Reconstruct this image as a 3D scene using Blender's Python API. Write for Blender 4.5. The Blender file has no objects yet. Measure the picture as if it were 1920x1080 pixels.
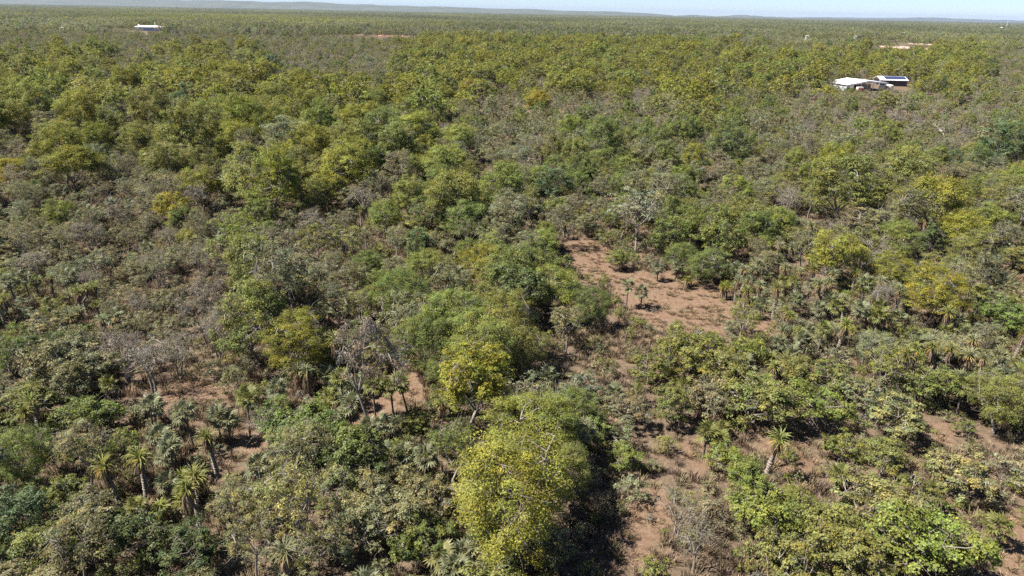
import bpy, math, random
import numpy as np
from mathutils import Matrix, Vector, noise as mnoise

R = math.radians
scn = bpy.context.scene
COL = scn.collection

# ------------------------------------------------------------------ camera
CAM_H = 26.0
F = 1281.0                       # focal length in pixels of the 1920 px frame
PITCH, ROLL = 21.98, 1.09
RM = Matrix.Rotation(R(90 - PITCH), 3, 'X') @ Matrix.Rotation(R(ROLL), 3, 'Z')
cam = bpy.data.objects.new('camera', bpy.data.cameras.new('camera'))
COL.objects.link(cam)
cam.data.sensor_width = 36.0
cam.data.lens = 36.0 * F / 1920.0
cam.data.clip_start = 0.5
cam.data.clip_end = 120000.0
cam.matrix_world = Matrix.Translation((0, 0, CAM_H)) @ RM.to_4x4()
scn.camera = cam
RN = np.array(RM)

# ------------------------------------------------------------------ light
SUN_EL, SUN_AZ = 54.0, 188.0     # direction towards the sun, degrees counter-clockwise from +X
sd = Vector((math.cos(R(SUN_EL)) * math.cos(R(SUN_AZ)), math.cos(R(SUN_EL)) * math.sin(R(SUN_AZ)), math.sin(R(SUN_EL))))
world = bpy.data.worlds.new('World')
scn.world = world
world.use_nodes = True
wn = world.node_tree
wn.nodes.clear()
sky = wn.nodes.new('ShaderNodeTexSky')
sky.sky_type = 'NISHITA'
sky.sun_disc = False
sky.sun_elevation = R(SUN_EL)
sky.sun_rotation = math.atan2(sd.x, sd.y)
sky.altitude = 1800
sky.air_density = 0.9
sky.dust_density = 0.0
sky.ozone_density = 6.0
bg = wn.nodes.new('ShaderNodeBackground')
bg.inputs['Strength'].default_value = 0.05
wo = wn.nodes.new('ShaderNodeOutputWorld')
wn.links.new(sky.outputs[0], bg.inputs[0])
wn.links.new(bg.outputs[0], wo.inputs[0])
sl = bpy.data.lights.new('sun', 'SUN')
sl.energy = 5.0
sl.angle = R(0.53)
sl.color = (1.0, 0.95, 0.87)
so = bpy.data.objects.new('sun', sl)
COL.objects.link(so)
so.rotation_euler = (-sd).to_track_quat('-Z', 'Y').to_euler()
so.location = (0, 0, 200)
scn.view_settings.view_transform = 'Standard'
scn.view_settings.look = 'None'
scn.view_settings.exposure = 1.58
scn.view_settings.gamma = 1.0
scn.render.engine = 'CYCLES'
scn.cycles.max_bounces = 6
scn.cycles.diffuse_bounces = 4
scn.cycles.glossy_bounces = 1
scn.cycles.transmission_bounces = 3
scn.cycles.volume_bounces = 0
scn.cycles.use_denoising = False
scn.cycles.sample_clamp_indirect = 2.0

# ------------------------------------------------------------------ pixel <-> place
def project(x, y, z):
    v = RN.T @ np.array([x, y, z - CAM_H])
    if v[2] > -1e-3:
        return (-9999, -9999, -1)
    return (960 + F * v[0] / -v[2], 540 - F * v[1] / -v[2], -v[2])

def at(px, py, z=0.0):
    """place at height z that the pixel's direction meets"""
    d = RN @ np.array([(px - 960) / F, (540 - py) / F, -1.0])
    t = (z - CAM_H) / d[2]
    return Vector((d[0] * t, d[1] * t, z))

def hgt(x, y):
    r = np.hypot(x, y)
    a = np.clip((420 - r) / 200, 0, 1)
    return a * (0.16 * np.sin(x * .21 + 1.3) * np.cos(y * .17) + 0.10 * np.sin(x * .09 - y * .13))

# ------------------------------------------------------------------ materials
def mat(name):
    m = bpy.data.materials.new(name)
    m.use_nodes = True
    nt = m.node_tree
    nt.nodes.clear()
    out = nt.nodes.new('ShaderNodeOutputMaterial')
    return m, nt, out

def N(nt, t, **kw):
    n = nt.nodes.new(t)
    for k, v in kw.items():
        setattr(n, k, v)
    return n

def leaf_mat(name, rough=0.55, spec=0.3, trans=0.32):
    m, nt, out = mat(name)
    ti = N(nt, 'ShaderNodeAttribute', attribute_type='INSTANCER', attribute_name='tint')
    lv = N(nt, 'ShaderNodeAttribute', attribute_type='GEOMETRY', attribute_name='lv')
    mx = N(nt, 'ShaderNodeMix', data_type='RGBA', blend_type='MULTIPLY')
    mx.inputs['Factor'].default_value = 1
    nt.links.new(ti.outputs['Color'], mx.inputs['A'])
    nt.links.new(lv.outputs['Color'], mx.inputs['B'])
    p = N(nt, 'ShaderNodeBsdfPrincipled')
    p.inputs['Roughness'].default_value = rough
    p.inputs['Specular IOR Level'].default_value = spec
    tr = N(nt, 'ShaderNodeBsdfTranslucent')
    ms = N(nt, 'ShaderNodeMixShader')
    ms.inputs[0].default_value = trans
    nt.links.new(mx.outputs['Result'], p.inputs['Base Color'])
    nt.links.new(mx.outputs['Result'], tr.inputs['Color'])
    nt.links.new(p.outputs[0], ms.inputs[1])
    nt.links.new(tr.outputs[0], ms.inputs[2])
    nt.links.new(ms.outputs[0], out.inputs[0])
    return m

def plain(name, col, rough=0.8, col2=None, scale=3.0, metal=0.0, bump=0.0, coord='Object'):
    m, nt, out = mat(name)
    p = N(nt, 'ShaderNodeBsdfPrincipled')
    p.inputs['Roughness'].default_value = rough
    p.inputs['Metallic'].default_value = metal
    p.inputs['Base Color'].default_value = (*col, 1)
    if col2:
        tc = N(nt, 'ShaderNodeTexCoord')
        nz = N(nt, 'ShaderNodeTexNoise')
        nz.inputs['Scale'].default_value = scale
        nz.inputs['Detail'].default_value = 5
        cr = N(nt, 'ShaderNodeValToRGB')
        cr.color_ramp.elements[0].position = .35
        cr.color_ramp.elements[1].position = .68
        cr.color_ramp.elements[0].color = (*col, 1)
        cr.color_ramp.elements[1].color = (*col2, 1)
        nt.links.new(tc.outputs[coord], nz.inputs['Vector'])
        nt.links.new(nz.outputs['Fac'], cr.inputs[0])
        nt.links.new(cr.outputs[0], p.inputs['Base Color'])
        if bump:
            b = N(nt, 'ShaderNodeBump')
            b.inputs['Strength'].default_value = bump
            b.inputs['Distance'].default_value = 0.05
            nt.links.new(nz.outputs['Fac'], b.inputs['Height'])
            nt.links.new(b.outputs[0], p.inputs['Normal'])
    nt.links.new(p.outputs[0], out.inputs[0])
    return m

M = {}
M['leaf'] = leaf_mat('fine_leaf', spec=.2, trans=.42)
M['broad'] = leaf_mat('broad_leaf', rough=0.5, spec=0.3, trans=0.40)
M['strap'] = leaf_mat('strap_leaf', rough=0.5, spec=0.25, trans=0.3)
M['dry'] = leaf_mat('dry_leaf', rough=0.8, spec=0.1, trans=0.2)
M['bark'] = plain('bark_grey', (.13, .105, .085), .9, (.27, .235, .20), 6, bump=.4)
M['bark_dark'] = plain('bark_dark', (.06, .048, .04), .9, (.16, .13, .11), 6, bump=.4)
M['bark_pale'] = plain('bark_pale', (.30, .27, .24), .85, (.48, .44, .40), 5, bump=.3)
M['bark_twig'] = plain('twig_grey', (.15, .128, .105), .9, (.27, .238, .205), 4)
M['ring_pale'] = plain('trunk_pale', (.18, .155, .125), .9, (.29, .25, .21), 8)
M['ring_dark'] = plain('trunk_dark', (.085, .07, .055), .9, (.17, .14, .11), 8)
M['roof_white'] = plain('roof_white', (.78, .78, .77), .45, (.84, .84, .84), .4)
M['roof_cream'] = plain('roof_cream', (.62, .58, .50), .5, (.70, .67, .60), .5)
M['tin'] = plain('zinc_sheet', (.42, .45, .50), .4, (.55, .58, .62), .8, metal=.4)
M['blue_wall'] = plain('blue_grey_wall', (.20, .26, .36), .5, (.26, .32, .42), .3)
M['timber'] = plain('timber', (.34, .25, .17), .85, (.44, .34, .24), 2)
M['dark'] = plain('dark_interior', (.05, .045, .045), .8, (.09, .08, .075), 1)
M['panel'] = plain('solar_panel', (.03, .04, .09), .18, (.04, .05, .11), 2)
M['red'] = plain('red_paint', (.42, .07, .05), .5, (.48, .10, .07), 2)
M['offwhite'] = plain('offwhite_paint', (.70, .66, .60), .5, (.76, .73, .68), 2)
M['rubber'] = plain('rubber', (.025, .025, .025), .8)
M['tank'] = plain('tank_plastic', (.62, .55, .44), .5, (.68, .62, .52), 1)
M['pole'] = plain('weathered_pole', (.12, .10, .085), .9, (.2, .17, .15), 3)
M['steel'] = plain('white_steel', (.72, .72, .72), .5, (.8, .8, .8), 1)

# ------------------------------------------------------------------ mesh tools
def mesh_from(name, V, Q, mats, midx=None, lv=None, smooth=None):
    V = np.asarray(V, dtype=np.float32).reshape(-1, 3)
    Q = np.asarray(Q, dtype=np.int32).reshape(-1, 4)
    me = bpy.data.meshes.new(name)
    me.vertices.add(len(V))
    me.vertices.foreach_set('co', V.ravel())
    me.loops.add(Q.size)
    me.loops.foreach_set('vertex_index', Q.ravel())
    me.polygons.add(len(Q))
    me.polygons.foreach_set('loop_start', np.arange(len(Q), dtype=np.int32) * 4)
    for m in mats:
        me.materials.append(m)
    if midx is not None:
        me.polygons.foreach_set('material_index', np.asarray(midx, dtype=np.int32))
    if smooth is not None:
        me.polygons.foreach_set('use_smooth', np.asarray(smooth, dtype=bool))
    if lv is not None:
        a = me.attributes.new('lv', 'FLOAT_VECTOR', 'FACE')
        a.data.foreach_set('vector', np.asarray(lv, dtype=np.float32).ravel())
    me.update(calc_edges=True)
    return me

class MB:
    """collects quads: tubes, boxes, leaves"""
    def __init__(s):
        s.V, s.Q, s.lv, s.n, s.mi = [], [], [], 0, []
    def add(s, V, Q, lv=None, mi=0):
        V = np.asarray(V, float).reshape(-1, 3)
        Q = np.asarray(Q, int).reshape(-1, 4)
        s.V.append(V)
        s.Q.append(Q + s.n)
        s.n += len(V)
        s.lv.append(np.ones((len(Q), 3)) if lv is None else np.asarray(lv))
        s.mi.append(np.full(len(Q), mi, int))
    def tube(s, P, rad, k=5, mi=0, lv=None, cap=False):
        P = np.asarray(P, float)
        T = np.gradient(P, axis=0)
        T /= np.linalg.norm(T, axis=1)[:, None] + 1e-9
        ref = np.array([1.0, 0, 0]) if abs(T[0][0]) < .8 else np.array([0, 1.0, 0])
        U = np.cross(T, ref)
        U /= np.linalg.norm(U, axis=1)[:, None] + 1e-9
        W = np.cross(T, U)
        a = np.arange(k) * 2 * math.pi / k
        rad = np.asarray(rad, float)
        V = P[:, None, :] + rad[:, None, None] * (np.cos(a)[None, :, None] * U[:, None, :] + np.sin(a)[None, :, None] * W[:, None, :])
        n = len(P)
        i, j = np.meshgrid(np.arange(n - 1), np.arange(k), indexing='ij')
        Q = np.stack([i * k + j, i * k + (j + 1) % k, (i + 1) * k + (j + 1) % k, (i + 1) * k + j], -1).reshape(-1, 4)
        s.add(V, Q, None if lv is None else np.tile(lv, (len(Q), 1)), mi)
    def box(s, lo, hi, mi=0, mtx=None):
        x0, y0, z0 = lo
        x1, y1, z1 = hi
        V = np.array([(x0, y0, z0), (x1, y0, z0), (x1, y1, z0), (x0, y1, z0), (x0, y0, z1), (x1, y0, z1), (x1, y1, z1), (x0, y1, z1)], float)
        if mtx is not None:
            V = np.array([tuple(mtx @ Vector(v)) for v in V])
        s.add(V, [(0, 3, 2, 1), (4, 5, 6, 7), (0, 1, 5, 4), (1, 2, 6, 5), (2, 3, 7, 6), (3, 0, 4, 7)], None, mi)
    def prism(s, pts, y0, y1, mi=0):
        """4-point outline in xz, extruded along y"""
        V = [(x, y0, z) for x, z in pts] + [(x, y1, z) for x, z in pts]
        s.add(V, [(0, 1, 2, 3), (7, 6, 5, 4), (0, 4, 5, 1), (1, 5, 6, 2), (2, 6, 7, 3), (3, 7, 4, 0)], None, mi)
    def leaves(s, C, Nrm, L, W, lv, rng, mi=0):
        """diamond leaves at C facing Nrm"""
        n = len(C)
        Nrm = Nrm / (np.linalg.norm(Nrm, axis=1)[:, None] + 1e-9)
        t = rng.normal(size=(n, 3))
        U = t - (t * Nrm).sum(1)[:, None] * Nrm
        U /= np.linalg.norm(U, axis=1)[:, None] + 1e-9
        B = np.cross(Nrm, U)
        L = np.asarray(L)[:, None] * .5
        W = np.asarray(W)[:, None] * .5
        V = np.stack([C - U * L, C - B * W + Nrm * W * .3, C + U * L, C + B * W + Nrm * W * .3], 1).reshape(-1, 3)
        s.add(V, np.arange(4 * n).reshape(-1, 4), lv, mi)
    def extend(s, o, off=0):
        s.V.append(np.concatenate(o.V))
        s.Q.append(np.concatenate(o.Q) + s.n)
        s.n += len(s.V[-1])
        s.lv.append(np.concatenate(o.lv))
        s.mi.append(np.concatenate(o.mi) + off)
    def mesh(s, name, mats, smooth=False):
        if not s.V:
            return None
        return mesh_from(name, np.concatenate(s.V), np.concatenate(s.Q), mats, np.concatenate(s.mi), np.concatenate(s.lv),
                         np.full(sum(len(q) for q in s.Q), smooth))

def merged(name, parts):
    """one mesh from several (MB, material) pairs"""
    o = MB()
    for i, (b, m) in enumerate(parts):
        if b.V:
            V = np.concatenate(b.V)
            Q = np.concatenate(b.Q)
            o.add(V, Q, np.concatenate(b.lv), i)
    return o.mesh(name, [m for _, m in parts])

# ------------------------------------------------------------------ plants
def leaf_var(rng, n, pv, spread=.28, yellow=.06):
    v = pv * (1 + spread * (rng.random(n) - .5) * 2)
    h = rng.normal(0, .07, n)
    lv = np.stack([v * (1 + h), v, v * (1 - .6 * h)], 1)
    y = rng.random(n) < yellow
    lv[y] *= np.array([1.3, 1.2, .75])
    return lv

def make_tree(seed, H, RAD, n_puff, n_leaf, leaf, style):
    """returns wood MB, leaves MB. A trunk forks into limbs, each limb feeds leaf clumps"""
    rng = np.random.default_rng(seed)
    wood, fol = MB(), MB()
    st = dict(fork=.30, zr=.36, czf=.63, puff=.30, squash=.72, shell=.55, limbs=5, r0=.11, twigs=2, flat=0.0, lw=.45, up=.35, skirt=-.55, stems=1, lean=.05, ksides=5)
    st.update(style)
    cz, zr = H * st['czf'], H * st['zr']
    # uneven crown outline: low-frequency lobes
    ph = rng.random(4) * 6.28
    def lobes(a, e):
        return 1 + .17 * math.sin(2 * a + ph[0]) + .13 * math.sin(3 * a + ph[1]) + .10 * math.sin(4 * a + ph[2] + e * 2)
    P = []
    tries = 0
    while len(P) < n_puff and tries < n_puff * 40:
        tries += 1
        d = rng.normal(size=3)
        d /= np.linalg.norm(d)
        if d[2] < st['skirt']:
            continue
        r = (st['shell'] + (1 - st['shell']) * rng.random() ** .6)
        a = math.atan2(d[1], d[0])
        l = lobes(a, d[2])
        p = np.array([d[0] * RAD * r * l * .86, d[1] * RAD * r * l * .86, cz + d[2] * zr * r * (.8 + .25 * l) - st['flat'] * abs(d[0])])
        if p[2] < .35:
            continue
        if any(np.linalg.norm((p - q) * [1, 1, 1.2]) < RAD * st['puff'] * .55 for q in P):
            continue
        P.append(p)
    P = np.array(P)
    # wood
    nodes = []
    for sidx in range(st['stems']):
        lean = rng.normal(0, st['lean'], 2) * H
        off = rng.normal(0, .12, 2) * (st['stems'] > 1)
        fh = H * st['fork'] * rng.uniform(.85, 1.15)
        base = np.array([off[0], off[1], -.2])
        mid = np.array([off[0] + lean[0] * .4 + rng.normal(0, .04 * H * .3), off[1] + lean[1] * .4, fh * .5])
        fk = np.array([off[0] + lean[0], off[1] + lean[1], fh])
        r0 = st['r0'] * (H / 6) / math.sqrt(st['stems']) * 1.05
        wood.tube([base, base + [0, 0, .3], mid, fk], [r0 * 1.35, r0 * 1.08, r0 * .92, r0 * .8], st['ksides'] + 2)
        nl = max(2, st['limbs'] // st['stems'])
        a0 = rng.random() * 6.28
        for i in range(nl):
            a = a0 + i * 6.28 / nl + rng.normal(0, .35)
            rr = RAD * rng.uniform(.38, .68)
            tip = np.array([fk[0] * .5 + math.cos(a) * rr, fk[1] * .5 + math.sin(a) * rr, cz + zr * rng.uniform(-.1, .6)])
            m1 = fk + (tip - fk) * .4 + np.array([math.cos(a), math.sin(a), -.2]) * rr * rng.uniform(-.1, .25) + rng.normal(0, .05 * RAD, 3)
            m2 = fk + (tip - fk) * .72 + rng.normal(0, .07 * RAD, 3)
            rl = r0 * rng.uniform(.45, .68)
            wood.tube([fk - [0, 0, .08], m1, m2, tip], [rl, rl * .75, rl * .5, rl * .28], st['ksides'])
            for f in np.linspace(0, 1, 4):
                nodes.append(m1 * (1 - f) + m2 * f if f < 1 else m2)
                nodes.append(m2 * (1 - f) + tip * f)
    nodes = np.array(nodes)
    for p in P:
        k = np.argmin(np.linalg.norm(nodes - p, axis=1) + rng.random(len(nodes)) * .15 * RAD)
        b = nodes[k]
        m1 = b + (p - b) * .5 + rng.normal(0, .09, 3) * np.linalg.norm(p - b) + [0, 0, -.05]
        rb = .020 * (H / 6) * st.get('brz', 1)
        wood.tube([b, m1, p], [rb * 1.7, rb * 1.2, rb * .5], 4)
        for _ in range(st['twigs']):
            q = p + rng.normal(0, 1, 3) * RAD * st['puff'] * .75
            q[2] = max(q[2], .2)
            wood.tube([m1 * .4 + p * .6, (m1 * .2 + p * .8 + q) / 2 + rng.normal(0, .05, 3), q], [rb * .8, rb * .55, rb * .2], 3)
    # leaves
    if n_leaf:
        per = rng.dirichlet(np.full(len(P), 9.0)) * n_leaf
        C, NN, LV = [], [], []
        for p, n in zip(P, per):
            n = max(4, int(n))
            rp = RAD * st['puff'] * rng.uniform(.7, 1.2)
            d = rng.normal(size=(n, 3))
            d /= np.linalg.norm(d, axis=1)[:, None]
            d[:, 2] = np.where(d[:, 2] < -.35, -d[:, 2] * .6, d[:, 2])
            rr = rp * (.45 + .65 * rng.random(n) ** .55)
            # small sub-clumps on the clump surface
            sub = rng.normal(size=(max(3, n // 24), 3))
            sub /= np.linalg.norm(sub, axis=1)[:, None]
            j = rng.integers(0, len(sub), n)
            d = d * .42 + sub[j] * .86
            c = p + d * rr[:, None] * [1, 1, st['squash']]
            C.append(c)
            NN.append(d * .9 + rng.normal(0, .4, (n, 3)) + [0, 0, st['up'] + .25])
            hue = rng.normal(0, .06)
            LV.append(leaf_var(rng, n, rng.uniform(.76, 1.2), st.get('spread', .28), st.get('yellow', .06)) * np.array([1 + hue, 1.0, 1 - hue]))
        C, NN, LV = np.concatenate(C), np.concatenate(NN), np.concatenate(LV)
        keep = C[:, 2] > .08
        C, NN, LV = C[keep], NN[keep], LV[keep]
        n = len(C)
        L = leaf * rng.uniform(.6, 1.35, n)
        fol.leaves(C, NN, L, L * st['lw'], LV, rng)
    return wood, fol

def make_dead(seed, H, spread, r0, n_main=4, depth=3):
    """leafless branching wood"""
    rng = np.random.default_rng(seed)
    w = MB()
    def grow(p, d, L, r, dep):
        n = 5
        pts = [p]
        dd = d.copy()
        for i in range(n - 1):
            dd = dd + rng.normal(0, .20, 3)
            dd[2] += .04
            dd /= np.linalg.norm(dd)
            pts.append(pts[-1] + dd * L / (n - 1))
        w.tube(pts, np.linspace(r, r * .55, n), 6 if dep == depth else (5 if dep > 0 else 4))
        if dep == 0:
            return
        for i in range(rng.integers(2, 4) if dep < depth else n_main):
            f = rng.uniform(.55, 1) if dep < depth else rng.uniform(.75, 1)
            k = min(n - 1, int(f * (n - 1)))
            nd = dd + rng.normal(0, spread, 3)
            nd[2] += .2
            nd /= np.linalg.norm(nd)
            grow(pts[k], nd, L * rng.uniform(.5, .75), r * rng.uniform(.4, .6), dep - 1)
    grow(np.array([0, 0, -.2]), np.array([rng.normal(0, .12), rng.normal(0, .12), 1.0]), H * .45, r0, depth)
    return w

def make_rosette(seed, n, L, W, droop, fold=.3):
    """strap leaves arching from a growing tip at the origin"""
    rng = np.random.default_rng(seed)
    b = MB()
    for i in range(n):
        f = i / n
        a = i * 2.39996 + rng.normal(0, .15)
        el = R(82 - 92 * f ** .9 + rng.normal(0, 6))
        l = L * rng.uniform(.8, 1.15) * (.75 + .3 * math.sin(f * 3.14))
        h = np.array([math.cos(a), math.sin(a), 0])
        pts, p, e = [], np.array([0, 0, 0.]) + h * .05 + [0, 0, .25 * (1 - f)], el
        k = 4
        for j in range(k + 1):
            pts.append(p.copy())
            p = p + (h * math.cos(e) + np.array([0, 0, math.sin(e)])) * l / k
            e -= droop * (j + .6) / k * rng.uniform(.7, 1.3)
        pts = np.array(pts)
        s = np.cross(h, [0, 0, 1.0])
        ws = W * np.array([.8, 1.0, .9, .6, .06])
        up = np.array([0, 0, 1.0])
        Lf = pts + s * ws[:, None] * .5 + up * ws[:, None] * fold
        Rt = pts - s * ws[:, None] * .5 + up * ws[:, None] * fold
        V = np.concatenate([Lf, pts, Rt])
        m = k + 1
        Q = [(j, j + 1, m + j + 1, m + j) for j in range(k)] + [(m + j, m + j + 1, 2 * m + j + 1, 2 * m + j) for j in range(k)]
        v = rng.uniform(.75, 1.25)
        c = np.array([v, v, v]) * (np.array([1.2, 1.06, .8]) if f > .6 else 1)
        if f > .9:
            c = np.array([2.0, 1.15, .8]) * v
        b.add(V, Q, np.tile(c, (len(Q), 1)))
    return b

def make_skirt(seed, n, L, W, r):
    """dead leaves hanging down round a trunk"""
    rng = np.random.default_rng(seed)
    b = MB()
    for i in range(n):
        a = rng.random() * 6.28
        h = np.array([math.cos(a), math.sin(a), 0])
        s = np.array([-h[1], h[0], 0]) + rng.normal(0, .2, 3) * [1, 1, 0]
        l = L * rng.uniform(.55, 1.1)
        z0 = rng.uniform(-.25, .08) * L
        p0 = h * r * .6 + [0, 0, z0]
        p1 = h * (r + .16 * L) + [0, 0, z0 - l * .3]
        p2 = h * (r + rng.uniform(.08, .3) * L) + [0, 0, z0 - l]
        w = W * rng.uniform(.6, 1.2)
        V = [p0 - s * w / 2, p0 + s * w / 2, p1 - s * w / 2, p1 + s * w / 2, p2 - s * w * .2, p2 + s * w * .2]
        v = rng.uniform(.6, 1.3)
        b.add(V, [(0, 1, 3, 2), (2, 3, 5, 4)], np.tile([v, v, v], (2, 1)))
    return b

def make_ringed_trunk(seed, P, r, rings):
    """tapered trunk with raised leaf-scar rings"""
    rng = np.random.default_rng(seed)
    P = np.asarray(P, float)
    b = MB()
    d = np.linalg.norm(np.diff(P, axis=0), axis=1)
    cum = np.concatenate([[0], np.cumsum(d)])
    t = np.linspace(0, cum[-1], rings * 2 + 1)
    X = np.stack([np.interp(t, cum, P[:, i]) for i in range(3)], 1)
    rad = r * (1.12 - .28 * t / cum[-1])
    for i in range(rings):
        a, c = 2 * i, 2 * i + 2
        m = (X[a] * .45 + X[c] * .55)
        dark = i % 2 == 0
        sw = rng.uniform(.9, 1.1)
        b.tube([X[a], m, X[c]], np.array([rad[a] * .80, rad[a] * 1.12, rad[c] * .84]) * sw, 8, mi=1 if dark else 0)
    return b

def make_frond(seed, n=11, L=.62, petiole=.55):
    """one fan leaf: a stalk and pleated segments, growing along +X"""
    rng = np.random.default_rng(seed)
    b = MB()
    b.tube([(0, 0, 0), (petiole * .55, 0, .04), (petiole, 0, 0)], [.014, .011, .008], 3, lv=(1.2, 1.1, .8))
    hub = np.array([petiole, 0, 0])
    for i in range(n):
        a = R(-118 + 236 * i / (n - 1))
        l = L * (1 - .25 * abs(i / (n - 1) - .5) * 2) * rng.uniform(.92, 1.08)
        d = np.array([math.cos(a), math.sin(a), 0])
        s = np.array([-d[1], d[0], 0])
        w = l * .21
        tip = hub + d * l + [0, 0, -.16 * l - .10 * rng.random()]
        mid = hub + d * l * .55 + [0, 0, .015]
        v = rng.uniform(.82, 1.2)
        b.add([hub, mid + s * w * .5 + [0, 0, .02], tip, mid - s * w * .5 - [0, 0, .01]], [(0, 3, 2, 1)], [(v, v, v)])
    return b

def make_tuft(seed, n, h, r):
    rng = np.random.default_rng(seed)
    b = MB()
    for i in range(n):
        a = rng.random() * 6.28
        q = rng.random(2) * r * .7
        p = np.array([math.cos(a) * q[0], math.sin(a) * q[0], -.02])
        d = np.array([math.cos(a + rng.normal(0, .6)), math.sin(a), 0]) * rng.uniform(.1, .6) * h
        l = h * rng.uniform(.5, 1.1)
        s = np.array([-d[1], d[0], 0])
        s = s / (np.linalg.norm(s) + 1e-6) * .022
        m = p + d * .35 + [0, 0, l * .65]
        t = p + d + [0, 0, l]
        v = rng.uniform(.65, 1.3)
        b.add([p - s, p + s, m + s * .8, m - s * .8, t + s * .1, t - s * .1], [(0, 1, 2, 3), (3, 2, 4, 5)], np.tile([v, v, v], (2, 1)))
    return b

# kinds: canonical crown diameter, height, height of crown centre
KIND = {
    'wattle_tree':  dict(D=6.0, H=6.4, hc=4.1, leaf='leaf', bark='bark'),
    'broadleaf_tree': dict(D=6.0, H=6.8, hc=4.2, leaf='broad', bark='bark_dark'),
    'gum_tree':     dict(D=5.0, H=6.4, hc=4.5, leaf='leaf', bark='bark'),
    'leafy_shrub':  dict(D=4.0, H=3.4, hc=1.9, leaf='broad', bark='bark'),
    'bare_tree':    dict(D=4.0, H=5.2, hc=3.7, leaf='leaf', bark='bark_twig'),
    'dead_tree':    dict(D=3.6, H=5.0, hc=3.0, leaf=None, bark='bark_pale'),
    'pandanus':     dict(D=2.4, H=4.0, hc=3.2),
    'fan_palm':     dict(D=1.9, H=3.4, hc=2.8),
    'scrub_bush':   dict(D=2.2, H=1.7, hc=.9, leaf='leaf', bark='bark'),
}
PROTO = {}     # kind -> list of dict(trunk=mesh, crown=mesh, full=mesh, far=mesh)

def tree_family(kind, seeds, n_puff, n_leaf, leaf, style, far_leaf):
    k = KIND[kind]
    res = []
    lm = M[k['leaf']]
    for s in seeds:
        rng = random.Random(s)
        st = dict(style)
        st['czf'] = style.get('czf', .63) * rng.uniform(.94, 1.08)
        st['zr'] = style.get('zr', .36) * rng.uniform(.82, 1.15)
        st['shell'] = min(.75, style.get('shell', .5) * rng.uniform(.6, 1.25))
        st['squash'] = style.get('squash', .7) * rng.uniform(.75, 1.15)
        st['puff'] = style.get('puff', .25) * rng.uniform(.85, 1.25)
        w, f = make_tree(s, k['H'], k['D'] / 2, n_puff, n_leaf, leaf, st)
        far_n = max(300, n_leaf // 6)
        st2 = dict(st); st2['twigs'] = 0
        w2, f2 = make_tree(s, k['H'], k['D'] / 2, n_puff, far_n, far_leaf, st2)
        res.append(dict(trunk=w.mesh('trunk', [M[k['bark']]], True), crown=f.mesh('crown', [lm]),
                        far=merged('tree_far', [(f2, lm), (w2, M[k['bark']])]), near=merged('tree_near', [(f, lm), (w, M[k['bark']])]) if len(res) < 6 else None))
    PROTO[kind] = res

tree_family('wattle_tree', [11, 12, 13, 14, 15, 16, 17, 18], 66, 16000, .165,
            dict(puff=.24, shell=.55, squash=.85, czf=.60, zr=.40, fork=.24, limbs=6, lw=.5, up=.3, skirt=-.5, spread=.25), .34)
small_wattles = PROTO['wattle_tree']
tree_family('wattle_tree', [111, 112, 113, 114], 105, 34000, .105,
            dict(puff=.19, shell=.5, squash=.8, czf=.58, zr=.41, fork=.24, limbs=7, lw=.5, up=.3, skirt=-.55, spread=.32, twigs=3), .34)
PROTO['wattle_tree'] = small_wattles + PROTO['wattle_tree']
tree_family('broadleaf_tree', [21, 22, 23], 50, 9000, .2,
            dict(puff=.27, shell=.55, squash=.8, czf=.58, zr=.42, fork=.2, limbs=6, lw=.55, skirt=-.7, spread=.35), .42)
tree_family('gum_tree', [31, 32, 33, 34, 35, 36], 38, 4600, .17,
            dict(puff=.22, shell=.3, squash=.62, czf=.68, zr=.30, fork=.34, limbs=6, lw=.38, twigs=4, up=.1, skirt=-.6, r0=.085, spread=.4, yellow=.1, brz=1.1), .36)
tree_family('leafy_shrub', [41, 42, 43, 44, 45, 46], 46, 8000, .125,
            dict(puff=.24, shell=.35, squash=.65, czf=.55, zr=.42, fork=.22, limbs=8, stems=3, lw=.62, twigs=3, up=.5, skirt=-.6, r0=.15, lean=.12, spread=.35, yellow=.08, brz=1.4), .38)
tree_family('bare_tree', [51, 52, 53, 54], 42, 1500, .12,
            dict(puff=.26, shell=.25, squash=.9, czf=.70, zr=.30, fork=.36, limbs=7, stems=2, lw=.4, twigs=5, up=0, skirt=-.7, r0=.14, lean=.05, brz=.9), .22)
tree_family('scrub_bush', [61, 62, 63, 64], 22, 1500, .115,
            dict(puff=.32, shell=.2, squash=.7, czf=.50, zr=.45, fork=.15, limbs=6, stems=3, lw=.5, twigs=3, up=.3, skirt=-.8, r0=.12, lean=.1, spread=.35, brz=1.6), .24)

PROTO['dead_tree'] = []
for s in (71, 72, 73, 74):
    w = make_dead(s, 5.0, .55, .062)
    PROTO['dead_tree'].append(dict(trunk=w.mesh('dead_wood', [M['bark_pale']], True), far=None))
for d in PROTO['dead_tree']:
    d['far'] = d['trunk']

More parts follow.
